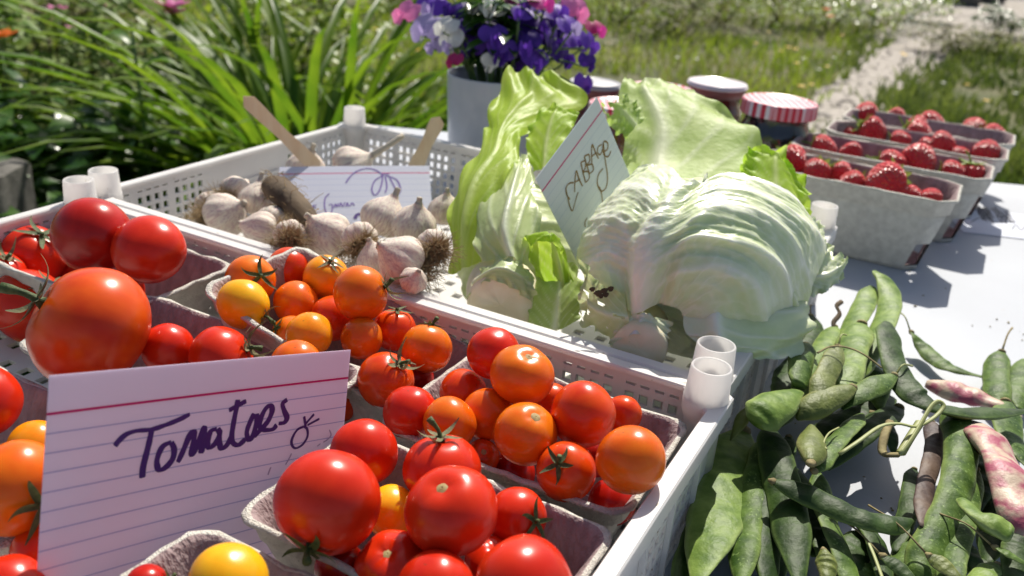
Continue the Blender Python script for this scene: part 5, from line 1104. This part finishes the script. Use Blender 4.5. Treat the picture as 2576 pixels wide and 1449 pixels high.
B = [
 ([(2203,684,.052),(2232,716,.050),(2238,770,.046),(2214,835,.044),(2172,905,.042),(2135,965,.040)], 62, 'bean_pale', 'pale green pod with a bumpy seam whose hooked tip points highest in the heap', dict(seed=1, lumps=7, cap=None)),
 ([(2196,722,.044),(2165,785,.042),(2128,850,.040),(2090,930,.034)], 58, 'bean_pale', 'pale rough pod lying just left of the hooked one', dict(seed=2, cap=None)),
 ([(2168,815,.050),(2142,880,.052),(2118,960,.052),(2090,1030,.044)], 92, 'bean_pale', 'broad shiny pale pod in the upper middle of the heap', dict(seed=3, flat=.4)),
 ([(2100,822,.036),(2065,880,.042),(2030,945,.044),(2000,1010,.04)], 56, 'bean_pale', 'pale slim pod left of the broad shiny one', dict(seed=4)),
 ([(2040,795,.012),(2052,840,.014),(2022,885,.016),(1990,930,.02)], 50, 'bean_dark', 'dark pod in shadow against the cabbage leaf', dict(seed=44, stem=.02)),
 ([(2028,868,.058),(2014,910,.062),(2010,970,.062)], 64, 'bean', 'short stubby pod end standing up at the left of the heap', dict(seed=5, flat=.62, lumps=2, blunt=True)),
 ([(2108,872,.066),(2092,915,.066),(2066,968,.064),(2040,1000,.06)], 56, 'bean_olive', 'olive pod with a brown dried cap on top of the heap', dict(seed=6, stem=.016, lumps=3)),
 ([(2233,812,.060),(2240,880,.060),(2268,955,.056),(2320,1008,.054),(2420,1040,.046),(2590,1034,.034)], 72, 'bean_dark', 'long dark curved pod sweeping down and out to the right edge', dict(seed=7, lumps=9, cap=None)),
 ([(2293,836,.012),(2318,868,.006),(2352,905,.004),(2402,930,.004),(2500,955,.004)], 46, 'bean', 'slim curled pod with a stalk lying apart at the upper right', dict(seed=8, stem=.018)),
 ([(2520,885,.014),(2506,930,.010),(2510,990,.008),(2530,1030,.008)], 62, 'bean', 'short green pod with a long stalk at the right edge', dict(seed=9, stem=.035, flat=.4)),
 ([(2580,905,.008),(2560,970,.008),(2565,1030,.006)], 60, 'bean', 'green pod cut by the right edge beside the stalked one', dict(seed=10, cap=None)),
 ([(2330,965,.010),(2400,985,.012),(2484,1010,.014),(2570,1050,.014)], 74, 'bean_pink', 'pink mottled pod half under the long curved dark one', dict(seed=11, flat=.6, lumps=4, cap=None)),
 ([(2440,1066,.036),(2486,1112,.042),(2535,1195,.044),(2568,1300,.040),(2600,1400,.03)], 118, 'bean_pink', 'large pink and cream mottled pod at the right edge', dict(seed=12, flat=.55, lumps=4, cap=None)),
 ([(1868,1085,.018),(1842,1180,.020),(1800,1310,.022),(1752,1470,.022)], 138, 'bean_pale', 'very broad pale green pod along the crate at the lower left', dict(seed=13, flat=.28, lumps=6)),
 ([(1925,1110,.022),(1905,1210,.022),(1880,1330,.022),(1862,1480,.022)], 74, 'bean', 'green pod with a rough ridge beside the very broad one', dict(seed=14, flat=.5)),
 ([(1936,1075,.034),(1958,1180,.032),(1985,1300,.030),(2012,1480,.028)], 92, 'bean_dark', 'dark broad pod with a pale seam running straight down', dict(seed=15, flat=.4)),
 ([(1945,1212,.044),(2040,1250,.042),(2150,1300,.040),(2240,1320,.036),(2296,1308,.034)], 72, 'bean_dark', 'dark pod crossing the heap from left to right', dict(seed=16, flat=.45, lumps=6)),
 ([(2008,985,.058),(1965,1010,.060),(1925,1040,.060),(1900,1062,.058)], 100, 'bean_pale', 'wide flared light green pod end at the left of the heap', dict(seed=17, flat=.5, lumps=2, blunt=True, cap=None)),
 ([(2145,975,.060),(2090,1000,.060),(2030,1035,.056),(2005,1055,.052)], 76, 'bean_olive', 'olive green pod end in the middle of the heap', dict(seed=18, flat=.55, lumps=2)),
 ([(2250,944,.060),(2205,970,.060),(2150,1000,.056),(2120,1030,.05)], 62, 'bean', 'green pod with a brown cap pointing right in the upper heap', dict(seed=19, stem=.016, lumps=3)),
 ([(2040,1165,.060),(2042,1120,.056),(2040,1070,.050)], 76, 'bean_olive', 'stubby pod with its cut brown end facing us', dict(seed=20, flat=.7, lumps=1)),
 ([(2048,1185,.050),(2085,1130,.050),(2135,1080,.046),(2170,1040,.040)], 60, 'bean', 'sunlit pod lying slantwise in the middle of the heap', dict(seed=21)),
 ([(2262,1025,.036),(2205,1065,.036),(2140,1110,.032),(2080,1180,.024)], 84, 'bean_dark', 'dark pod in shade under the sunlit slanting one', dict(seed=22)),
 ([(2384,1035,.036),(2415,1090,.038),(2412,1190,.036),(2385,1290,.032),(2330,1400,.026),(2300,1480,.02)], 88, 'bean', 'long green pod curving down at the right of the bare table patch', dict(seed=23, flat=.6, lumps=8)),
 ([(2345,1062,.028),(2350,1130,.028),(2330,1215,.030),(2318,1325,.034)], 50, 'bean_brown', 'withered purple brown pod beside the long green one', dict(seed=24, flat=.45)),
 ([(2418,1258,.044),(2460,1300,.046),(2510,1325,.046),(2545,1345,.044)], 88, 'bean_pale', 'pale short pod with a stub at the lower right', dict(seed=25, flat=.5, lumps=2, blunt=True, cap=None)),
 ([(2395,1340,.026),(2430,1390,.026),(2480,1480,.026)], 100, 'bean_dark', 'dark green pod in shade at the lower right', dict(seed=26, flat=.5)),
 ([(2505,1378,.040),(2540,1396,.040),(2600,1430,.036)], 60, 'bean', 'pod with a pale thin stalk pointing left at the lower right', dict(seed=27, stem=.026)),
 ([(2222,1400,.030),(2258,1425,.030),(2315,1475,.028)], 76, 'bean_dark', 'dark pod with a thin stalk near the bottom edge', dict(seed=28, stem=.03)),
 ([(2338,1398,.034),(2375,1425,.034),(2440,1480,.032)], 62, 'bean_olive', 'yellow green pod with a long stalk at the bottom edge', dict(seed=29, stem=.035)),
 ([(2072,1385,.032),(2080,1430,.030),(2082,1500,.028)], 56, 'bean_olive', 'stubby yellowish pod end with a frayed brown tip at the bottom', dict(seed=30, flat=.7)),
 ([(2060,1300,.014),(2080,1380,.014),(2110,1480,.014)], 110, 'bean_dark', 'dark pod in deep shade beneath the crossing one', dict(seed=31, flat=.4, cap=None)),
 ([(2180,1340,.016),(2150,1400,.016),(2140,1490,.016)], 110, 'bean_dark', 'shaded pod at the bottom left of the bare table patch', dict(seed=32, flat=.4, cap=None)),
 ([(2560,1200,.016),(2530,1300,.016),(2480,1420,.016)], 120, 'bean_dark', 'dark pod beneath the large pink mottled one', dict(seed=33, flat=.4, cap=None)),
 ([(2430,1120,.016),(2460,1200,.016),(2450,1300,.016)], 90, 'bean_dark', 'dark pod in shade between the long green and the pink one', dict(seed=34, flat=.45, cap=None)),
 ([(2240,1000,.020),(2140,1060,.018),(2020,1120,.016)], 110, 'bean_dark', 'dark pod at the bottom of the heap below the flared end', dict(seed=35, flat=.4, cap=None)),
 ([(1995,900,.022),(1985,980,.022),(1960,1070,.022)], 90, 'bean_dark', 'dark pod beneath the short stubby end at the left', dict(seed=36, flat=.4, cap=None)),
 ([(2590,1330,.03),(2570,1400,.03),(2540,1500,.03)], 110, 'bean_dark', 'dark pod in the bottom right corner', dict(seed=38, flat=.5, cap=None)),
 ([(1878,1030,.05),(1862,1065,.044),(1838,1108,.036)], 38, 'bean_olive', 'slender pod tip with a brown point touching the crate', dict(seed=39, flat=.7, lumps=1, cap=None)),
 ([(2155,900,.030),(2200,960,.030),(2215,1030,.026)], 84, 'bean', 'green pod filling the heap behind the brown capped one', dict(seed=40, flat=.45, cap=None)),
 ([(1905,1290,.010),(1930,1390,.010),(1950,1500,.010)], 120, 'bean_dark', 'dark pod low between the broad pale pod and the seamed one', dict(seed=51, cap=None)),
 ([(2000,1180,.014),(2040,1290,.012),(2050,1400,.012)], 100, 'bean_dark', 'dark pod in shade to the right of the seamed one', dict(seed=52, cap=None)),
 ([(2350,1340,.012),(2290,1400,.012),(2270,1500,.012)], 100, 'bean', 'green pod lying flat at the bottom beside the long curving one', dict(seed=53, cap=None)),
 ([(2420,1420,.014),(2500,1440,.014),(2600,1500,.014)], 110, 'bean_dark', 'dark pod at the bottom edge right of the long stalked yellow green one', dict(seed=54, cap=None)),
 ([(2200,1420,.016),(2180,1450,.016),(2190,1520,.016)], 90, 'bean', 'green pod at the bottom edge left of the thin stalked dark one', dict(seed=55)),
 ([(2530,1010,.016),(2540,1100,.018),(2590,1180,.018)], 80, 'bean', 'green pod behind the large pink mottled one at the right edge', dict(seed=56)),
 ([(1985,1100,.030),(1950,1220,.026),(1935,1350,.022),(1930,1500,.020)], 64, 'bean_dark', 'long dark flat pod hanging between the rough ridged pod and the pale seamed one', dict(seed=61)),
 ([(2055,1190,.026),(2075,1290,.026),(2120,1400,.024),(2150,1510,.02)], 62, 'bean', 'long green flat pod running down under the crossing one', dict(seed=62)),
 ([(2135,1290,.020),(2200,1360,.022),(2235,1500,.020)], 66, 'bean_dark', 'long dark pod running to the bottom edge below the crossing one', dict(seed=63)),
 ([(2455,1180,.03),(2430,1290,.03),(2400,1400,.03),(2385,1500,.028)], 64, 'bean', 'long green pod running down beside the large pink mottled one', dict(seed=64)),
 ([(2300,1180,.010),(2285,1280,.012),(2250,1390,.012)], 50, 'bean_dark', 'slim dark pod lying left of the withered one', dict(seed=65)),
 ([(2510,1420,.03),(2470,1450,.03),(2420,1520,.03)], 60, 'bean_pale', 'pale pod at the bottom right edge below the thin pale stalk', dict(seed=66)),
 ([(1800,1180,.010),(1775,1280,.010),(1735,1400,.010),(1700,1500,.010)], 70, 'bean_dark', 'dark pod between the crate and the very broad pale one', dict(seed=67)),
 ([(2195,1040,.030),(2235,1090,.028),(2250,1150,.020)], 56, 'bean_dark', 'short dark pod under the looped fibre', dict(seed=68)),
]
for path, w, col, lab, kw in B: pod(path, w, col, lab, **kw)
cb = MB(); random.seed(91)
for k in range(90):
    px, py = random.uniform(1700, 2600), random.uniform(640, 1470); c = at(px, py, TABLE + .0006); r = random.uniform(.0003, .0011); q = random.uniform(.5, 2.2); a = random.uniform(0, 3)
    ca, sa = math.cos(a), math.sin(a); P4 = [(r*q, 0), (0, r), (-r*q, 0), (0, -r)]
    cb.add([(c[0] + x*ca - y*sa, c[1] + x*sa + y*ca, c[2]) for x, y in P4] + [(c[0], c[1], c[2] + r*.7)], [(0,1,4),(1,2,4),(2,3,4),(3,0,4)])
kind(tag(cb.obj('crumbs', M['pod_cap']), 'tiny brown crumbs of soil and stalk scattered on the white table', 'crumbs'), 'stuff')
def fibre(pts, r, label, name='plant_fibre', mt='tendril', n=40):
    v, f = tube(crom([at(x, y, TABLE + .008 + h*.72) for x, y, h in pts], n), r, 6, .5); return tag(obj(name, v, f, M[mt]), label, 'fibre')
fibre([(2112,1142,.056),(2160,1110,.06),(2215,1072,.062),(2262,1066,.062),(2305,1073,.06),(2350,1050,.062),(2374,1022,.066),(2360,1010,.068),(2340,1026,.066),(2312,1075,.060),(2290,1110,.056),(2264,1143,.052)], .0011, 'pale looped fibre lying over the bean pods')
fibre([(2315,1062,.058),(2290,1100,.054),(2266,1141,.050)], .0022, 'yellowish flat shred at the end of the looped fibre')
fibre([(2262,1145,.050),(2222,1140,.046),(2224,1100,.05),(2240,1060,.052)], .0021, 'brownish stalk piece hanging from the dark shaded pod', mt='pod_cap')
fibre([(2056,888,.068),(2090,872,.072),(2130,874,.073),(2170,890,.07),(2218,925,.062)], .0008, 'thin dark stalk arching over the upper pods', mt='pod_cap')
fibre([(2112,842,.03),(2096,815,.036),(2112,790,.04),(2105,770,.044),(2118,758,.046)], .0016, 'curled dry stalk end sticking up behind the heap', mt='stalk')
fibre([(2185,1365,.03),(2200,1400,.03),(2222,1460,.03)], .0008, 'thin pale stalk near the bottom edge')
fibre([(2110,1075,.052),(2085,1090,.056),(2072,1115,.056),(2080,1130,.056)], .0005, 'hair thin curl on the middle pods')
# ------------------------------------------------------------------ strawberries
SP = [(.448,.664,.498,.600,'front pulp punnet of strawberries, nearest the bean pods'),(.462,.692,.630,.730,'second pulp punnet of strawberries counted from the front'),
      (.482,.706,.752,.850,'third pulp punnet of strawberries counted from the front'),(.486,.712,.860,.962,'rearmost pulp punnet of strawberries at the table edge')]
SH_ = .0686
for i, (u0, u1, v0, v1, lb) in enumerate(SP):
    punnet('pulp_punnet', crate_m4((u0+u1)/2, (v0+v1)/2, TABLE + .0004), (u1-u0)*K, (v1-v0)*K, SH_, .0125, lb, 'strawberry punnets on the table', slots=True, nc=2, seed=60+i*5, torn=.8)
def straw_mesh():
    n1, n2 = 22, 26; pr = crom([np.array(q) for q in ((0,0,.62),(.30,0,.66),(.66,0,.52),(.80,0,.18),(.74,0,-.22),(.52,0,-.66),(.26,0,-.94),(0,0,-1.05))], n1); v = []
    for i, q in enumerate(pr):
        for j in range(n2):
            a = 2*math.pi*j/n2 + (i % 2)*math.pi/n2; k = 1 + .05*nz((math.cos(a), math.sin(a), q[2]), 1.5) - .022*((i+j) % 2)
            v.append((max(0, q[0])*k*math.cos(a), max(0, q[0])*k*math.sin(a), q[2]))
    me = bpy.data.meshes.new('strawberry'); me.from_pydata(v, [], grid_faces(n1, n2, True)); me.polygons.foreach_set('use_smooth', [True]*len(me.polygons)); me.materials.append(M['straw']); return me
SM = straw_mesh()
def scalyx(seed):
    random.seed(seed); mb = MB()
    for k in range(9):
        a = 2*math.pi*k/9 + random.uniform(-.2,.2); L = random.uniform(.55,.8); up = random.uniform(.0,.45); v = []
        for i in range(6):
            t = i/5; r = .06 + L*t; c = np.array([math.cos(a)*r, math.sin(a)*r, .66 - .22*r*r + up*t*t]); s = np.array([-math.sin(a), math.cos(a), 0]); w_ = .17*math.sin(math.pi*min(1, .3+.68*t)) + .004
            for q in (-1,0,1): v.append(c + s*q*w_ + np.array([0,0,.05*abs(q)]))
        mb.add(v, grid_faces(6,3))
    me = bpy.data.meshes.new('calyx'); me.from_pydata([tuple(p) for p in mb.v], [], mb.f); me.materials.append(M['straw_leaf']); me.polygons.foreach_set('use_smooth', [True]*len(mb.f)); return me
SC = [scalyx(s) for s in (5, 6, 7)]; random.seed(77)
v, f = tube(crom([(0,0,.6),(.1,0,1.0),(.35,.1,1.5)], 7), .06, 6); SST = bpy.data.meshes.new('stem'); SST.from_pydata([tuple(p) for p in v], [], f); SST.materials.append(M['straw_leaf'])
def strawberry(px, py, rpx, h, tip, label, calyx=True, stem=False):
    c = at(px, py, TABLE + h); d = (c - CAM) @ FWD; r = rpx*d/F
    o = bpy.data.objects.new('strawberry', SM); COL.objects.link(o); ax = -vdir(*tip)
    o.matrix_world = Matrix.Translation(c) @ frame(ax, (random.uniform(-1,1), random.uniform(-1,1), random.uniform(-1,1))) @ Matrix.Diagonal((r*1.22, r*1.22*random.uniform(.9,1.05), r*1.1, 1))
    tag(o, label, 'strawberry', 'strawberries in the punnets')
    if calyx:
        cc = inst(random.choice(SC), 'calyx', o, mat4=Matrix.Rotation(random.uniform(0,6), 4, 'Z'))
        if stem: inst(SST, 'stem', cc, mat4=Matrix.Rotation(random.uniform(0,6), 4, 'Z'))
    return o
a1, a2, a3, a4 = .061, .0595, .0595, .059
ST = [(1993,402,38,a1,(.2,-.3,.4),'strawberry at the back left of the front punnet',1,0),(1955,428,24,a1-.008,(-.3,-.4,.5),'small strawberry at the left end of the front punnet, behind the cabbage leaf',0,0),
 (1968,446,20,a1-.01,(.1,-.2,.9),'strawberry with a pale shiny tip at the left end of the front punnet',0,0),(2055,432,34,a1-.002,(-.5,-.5,.2),'strawberry under a grey green calyx left of the twin calyx one in the front punnet',1,0),
 (2112,436,32,a1-.002,(.4,-.7,.3),'strawberry with an upright pale calyx in the middle of the front punnet',1,0),(2142,462,34,a1-.004,(-.8,-.2,.3),'strawberry lying low in the front punnet beside the biggest one',1,0),
 (2228,455,50,a1+.004,(-.85,-.35,.3),'biggest strawberry lying on its side in the front punnet',1,0),(2262,486,26,a1-.004,(-.6,-.2,.5),'small strawberry with a green tuft in front of the biggest one',1,0),
 (2292,490,26,a1-.004,(.5,-.3,.5),'strawberry right of the green tuft in the front punnet',0,0),(2340,498,28,a1-.004,(-.5,.1,.6),'strawberry at the right end of the front punnet',1,0),
 (2068,372,34,a2+.004,(.6,-.3,.3),'strawberry with leafy calyx at the left end of the second punnet',1,1),(2140,386,30,a2,(.1,.5,.6),'strawberry alone left of centre in the second punnet',0,0),
 (2240,408,36,a2,(.7,-.2,.4),'strawberry with a long stalk left of the largest one in the second punnet',1,1),(2310,402,46,a2+.004,(.2,-.6,.5),'largest dark strawberry in the second punnet',0,0),
 (2392,432,30,a2,(.8,-.2,.4),'strawberry left of the spread calyx in the second punnet',1,0),(2440,438,36,a2-.002,(.0,-.75,-.2),'strawberry seen from its spread star calyx with tall stalk in the second punnet',1,1),(2462,448,22,a2-.006,(.6,-.4,.5),'small strawberry at the right end of the second punnet',0,0),
 (2192,328,36,a3+.004,(.7,-.6,.2),'strawberry with a stalk at the left of the third punnet',1,1),(2135,336,20,a3-.004,(.5,-.2,.5),'small pale strawberry at the left end of the third punnet',0,0),(2262,352,26,a3,(.7,-.1,.5),'shiny strawberry left of the dark one in the third punnet',1,0),
 (2306,338,38,a3+.004,(.6,-.5,.3),'dark strawberry in the middle of the third punnet',1,1),(2330,366,22,a3-.002,(.3,-.3,.7),'small strawberry with glinting seeds in front of the dark one in the third punnet',0,0),(2366,362,34,a3+.002,(.8,-.4,.3),'strawberry right of centre in the third punnet',0,0),
 (2412,388,22,a3-.004,(.8,.1,.4),'small low strawberry in the right half of the third punnet',0,0),(2478,384,34,a3+.002,(-.8,.1,.4),'strawberry at the right end of the third punnet',1,0),
 (2178,286,30,a4+.004,(-.6,-.2,.5),'strawberry at the left end of the rearmost punnet',0,0),(2252,296,26,a4+.004,(.3,-.6,.4),'small strawberry with upright yellow green sepals in the rearmost punnet',1,0),(2305,318,28,a4,(-.8,-.1,.4),'strawberry left of the larger one in the rearmost punnet',0,0),
 (2338,310,34,a4+.003,(.7,-.3,.4),'larger strawberry in the middle of the rearmost punnet',1,0),(2395,332,18,a4-.006,(.6,.2,.5),'tiny strawberry low in the rearmost punnet',0,0),(2448,326,32,a4+.002,(-.7,-.4,.4),'bright strawberry in the right half of the rearmost punnet',1,0),
 (2496,342,32,a4,(.8,-.3,.4),'strawberry at the right end of the rearmost punnet',1,0)]
for px, py, r, h, tip, lab, ca, stm in ST: strawberry(px, py, r, h, tip, lab, bool(ca), bool(stm))

# ------------------------------------------------------------------ jam jars
def jar(px, py, rpx, lid, jam, label, ht=.098, plain=False):
    c = at(px, py, TABLE + ht); d = (c - CAM) @ FWD; R = rpx*d/F; b = np.array([c[0], c[1], TABLE]); root = empty('jam_jar', b); tag(root, label, 'jar', 'jam jars behind the cabbages')
    def LT(nm, prof, mt, par, n=48, c0=False, c1=False):
        v, f = lathe(prof, n, c0, c1); return obj(nm, v, f, mt, par, local=True)
    hb = ht - .016; g = R*.97
    LT('glass', [(g*.55,.0006),(g*.9,.001),(g*.97,.006),(g*.98,.02),(g*.98,hb*.72),(g*.95,hb*.84),(g*.86,hb*.92),(g*.84,hb),(g*.84,ht-.004),(g*.80,ht-.004),(g*.80,hb*.93),(g*.90,hb*.84),(g*.935,hb*.72),(g*.935,.02),(g*.92,.008),(g*.5,.004)], M['glass'], root, c0=True, c1=True)
    LT('jam', [(.0002,.0045),(g*.5,.0045),(g*.915,.0085),(g*.931,.02),(g*.931,hb*.72),(g*.895,hb*.838),(g*.798,hb*.925),(g*.795,ht-.006),(.0002,ht-.006)], jam, root)
    lz = ht - .014 if not plain else ht - .0045
    LT('lid', [(R*.96,lz),(R*.985,lz-.0004),(R,lz+.0008),(R*.995,lz+.002),(R*.99,ht-.003),(R*.985,ht-.0012),(R*.96,ht),(R*.93,ht+.0002),(R*.90,ht-.0010),(R*.86,ht-.0012),(R*.80,ht-.0006),(.0002,ht-.0003)], lid, root)
    if plain: LT('lid_skirt', [(R*.88,lz-.009),(R*.93,lz-.0095),(R*.945,lz-.003),(R*.95,lz-.0002),(R*.8,lz-.0002)], M['lid_rim'], root)
    return root
jar(1963, 252, 95, M['gingham'], M['jam_dark'], 'jar of black jam with a red gingham lid, nearest the strawberries')
jar(1806, 206, 76, M['lid_metal'], M['jam_red'], 'jar of red jam with a plain pale metal lid', plain=True)
jar(1662, 220, 86, M['gingham'], M['jam_red'], 'jar with a gingham lid just left of the plain lidded one')
jar(1572, 262, 92, M['gingham'], M['jam_red'], 'jar with a gingham lid behind the point of the Cabbage card')
jar(1498, 205, 66, M['lid_grey'], M['jam_red'], 'jar with a grey lid beside the vase', plain=True)

# ------------------------------------------------------------------ vase and sweet peas
vtop = TABLE + .106
vc = at(1246, 186, vtop); vd = (vc - CAM) @ FWD; VR = 121*vd/F
v, f = lathe([(.0002,.001),(VR*.84,.001),(VR*.88,.004),(VR*.90,.02),(VR*.94,.05),(VR*.985,.085),(VR*1.0,.1045),(VR*.99,.106),(VR*.965,.1052),(VR*.95,.085),(VR*.90,.05),(VR*.86,.02),(VR*.8,.006),(.0002,.005)], 64)
vs = obj('vase', v, f, M['vase'], local=True); vs.location = (vc[0], vc[1], TABLE); tag(vs, 'white enamel vase full of sweet peas behind the garlic crate', 'vase')
def petal(fn, nu=9, nv=9):
    return [fn(i/(nv-1), -1 + 2*j/(nu-1)) for i in range(nv) for j in range(nu)], grid_faces(nv, nu)
def std(t, q):          # upright broad standard, notched at the top and reflexed
    w_ = 1.05*math.sin(math.pi*min(1, .10+.80*t))**.6; y = 1.25*t*(1-.10*(1-abs(q))**3*t*t*1.0)
    return (q*w_*.95, -.25*abs(q)**1.5*t - .30*t*t + .10*math.sin(q*6+t*3)*t, y - .12*(1-abs(q))*t**4)
def wng(s):
    def fn(t, q):
        w_ = .50*math.sin(math.pi*min(1, .15+.80*t))**.7; return (s*(.08 + .30*t + .10*q*w_), .20+.75*t - .25*t*t + .12*q*t, .30*t + q*w_ - .35*t*t)
    return fn
def keel(t, q): return (q*.13*math.sin(math.pi*min(1,.1+.85*t)), .15+.62*t, .05 + .10*abs(q) + .30*t*t)
def pmesh(nm, fn):
    v, f = petal(fn); me = bpy.data.meshes.new(nm); me.from_pydata(v, [], f); me.polygons.foreach_set('use_smooth', [True]*len(f)); return me
PM = {}
def pm(nm, fn, c):
    if (nm, c) not in PM: me = pmesh(nm, fn); me.materials.append(M['pet_'+c]); PM[(nm, c)] = me
    return PM[(nm, c)]
def sweet_pea(px, py, rpx, ddep, c1, c2, label, face=None):
    dep = vd/K + ddep; P = dp(px, py, dep); r = rpx*.98*dep*K/F; root = empty('sweet_pea', P); tag(root, label, 'flower', 'sweet peas in the vase')
    tocam = unit(CAM - P); out = unit(P - np.array([vc[0], vc[1], vtop + .02])); 
    fd = unit(tocam*.75 + out*.7 + np.array([random.uniform(-.5,.5), random.uniform(-.4,.4), random.uniform(-.3,.2)])) if face is None else unit(face)
    upv = unit(np.array([random.uniform(-.35,.35), random.uniform(-.2,.2), 1.0])); x = unit(np.cross(fd, upv)); z = np.cross(x, fd)
    Mx = Matrix((x, fd, z)).transposed().to_4x4() @ Matrix.Scale(r, 4) @ Matrix.Translation((0, 0, -.45))
    inst(pm('standard_petal', std, c1), 'standard_petal', root, mat4=Mx)
    inst(pm('wing_petal', wng(1), c2), 'wing_petal', root, mat4=Mx); inst(pm('wing_petal2', wng(-1), c2), 'wing_petal', root, mat4=Mx); inst(pm('keel', keel, c2), 'keel', root, mat4=Mx)
    q = np.array(Mx @ Vector((0, .05, 0))); a = math.atan2(P[1]-vc[1], P[0]-vc[0]) + random.uniform(-.5, .5); m0 = np.array([vc[0] + VR*.55*math.cos(a), vc[1] + VR*.55*math.sin(a), vtop]) - P; mid = (q*.45 + m0*.55) + np.array([0, 0, .012 if P[2] < vtop + .05 else -.012])
    v, f = tube(crom([q, mid, m0, m0*.6 + (np.array([vc[0], vc[1], TABLE + .03]) - P)*.4], 14), .0011, 5); obj('stem', v, f, M['stem'], root, local=True)
    return root
SPK = [(1022,32,40,0,'pink','pink','bright pink sweet pea at the far left of the bunch'),(1075,70,52,-.02,'lilac','lilac','large lilac sweet pea right of the bright pink one'),(1085,18,44,.02,'violet','lilac','violet and lilac sweet pea at the top left'),
 (1122,66,36,-.05,'cream','cream','cream sweet pea on the lilac one at the left'),(1134,104,38,-.05,'cream','lilac','cream sweet pea hanging lowest at the left'),(1098,112,34,-.02,'lilac','lilac','lilac sweet pea drooping under the cream ones'),
 (1152,25,42,.0,'indigo','indigo','dark indigo sweet pea at the top left of centre'),(1196,14,40,-.03,'lilac','cream','lilac and cream sweet pea at the top'),(1238,22,40,-.05,'cream','cream','cream sweet pea with rolled edges at the top centre'),
 (1178,75,44,-.02,'indigo','violet','dark sweet pea in shade below the lilac and cream one'),(1192,118,40,-.03,'violet','indigo','violet sweet pea above the vase rim at the left'),(1142,152,26,-.06,'crimson','crimson','small crimson bud like sweet pea at the vase rim'),
 (1302,8,36,-.02,'magenta','violet','magenta sweet pea at the top with violet wings'),(1312,34,32,-.06,'violet','violet','pale violet sweet pea below the magenta one'),(1268,62,40,.0,'indigo','indigo','dark indigo sweet pea in the middle of the bunch'),
 (1242,90,40,-.06,'violet','violet','violet sweet pea left of the bunch centre'),(1262,128,44,-.06,'violet','indigo','violet sweet pea hanging over the vase rim'),(1365,8,40,-.03,'magenta','magenta','magenta sweet pea at the top right of centre'),
 (1402,30,38,-.03,'violet','violet','violet sweet pea at the top right'),(1448,22,44,-.02,'pink','pink','large pink sweet pea at the top right'),(1432,64,36,-.06,'violet','lilac','violet sweet pea below the large pink one'),
 (1345,66,46,-.02,'indigo','violet','dark indigo sweet pea right of the bunch centre'),(1388,102,44,-.02,'indigo','indigo','very dark sweet pea at the right of the bunch'),(1322,108,44,-.05,'indigo','violet','dark violet sweet pea low in the centre'),
 (1345,150,40,-.05,'violet','violet','blue violet sweet pea low at the right of the vase'),(1415,138,40,-.03,'indigo','indigo','indigo sweet pea low at the right'),(1500,72,32,-.03,'crimson','magenta','crimson sweet pea at the far right'),
 (1482,106,34,-.05,'violet','violet','violet sweet pea below the crimson one at the far right'),(1478,156,28,-.05,'indigo','indigo','indigo sweet pea drooping at the far right'),(1468,212,30,-.06,'violet','indigo','violet sweet pea hanging in front of the grey lid'),
 (1232,158,26,-.06,'cream','cream','small cream petal flower at the vase rim'),(1298,150,34,-.03,'indigo','indigo','indigo sweet pea in shade at the vase rim'),(1448,105,36,.0,'violet','indigo','violet sweet pea behind the lowest right ones'),
 (1215,-22,40,.02,'violet','indigo','violet sweet pea cut by the top edge at the left'),(1335,-24,42,.02,'indigo','violet','indigo sweet pea cut by the top edge in the middle'),(1140,-20,42,.02,'lilac','violet','lilac sweet pea cut by the top edge at the far left'),(1410,-22,40,.02,'magenta','pink','magenta sweet pea cut by the top edge at the right')]
for px, py, r, dd, c1, c2, lab in SPK: sweet_pea(px, py, r, dd, c1, c2, lab)
for k in range(26):
    a = random.uniform(0, 6.28); q = random.random() ** .5; px, py = 1290 + 165*q*math.cos(a), 72 + 82*q*math.sin(a)
    sweet_pea(px, py, random.uniform(34, 44), random.uniform(.01, .06), *random.choice((('indigo','indigo'), ('indigo','violet'), ('violet','indigo'))), 'dark purple sweet pea in the shaded inside of the bunch')
# leafy stems showing between the blooms and the rim
def _pos():
    a = random.uniform(0, 6.28); return np.array([vc[0] + VR*.55*math.cos(a)*random.random(), vc[1] + VR*.55*math.sin(a)*random.random(), vtop + random.uniform(.01, .07)])
v, f = leaf_cloud(170, _pos, .03, 2.2); tag(obj('sweet_pea_leaves', v, f, M['leafB']), 'dark sweet pea leaves filling the mouth of the vase', 'leaves')['kind'] = 'stuff'
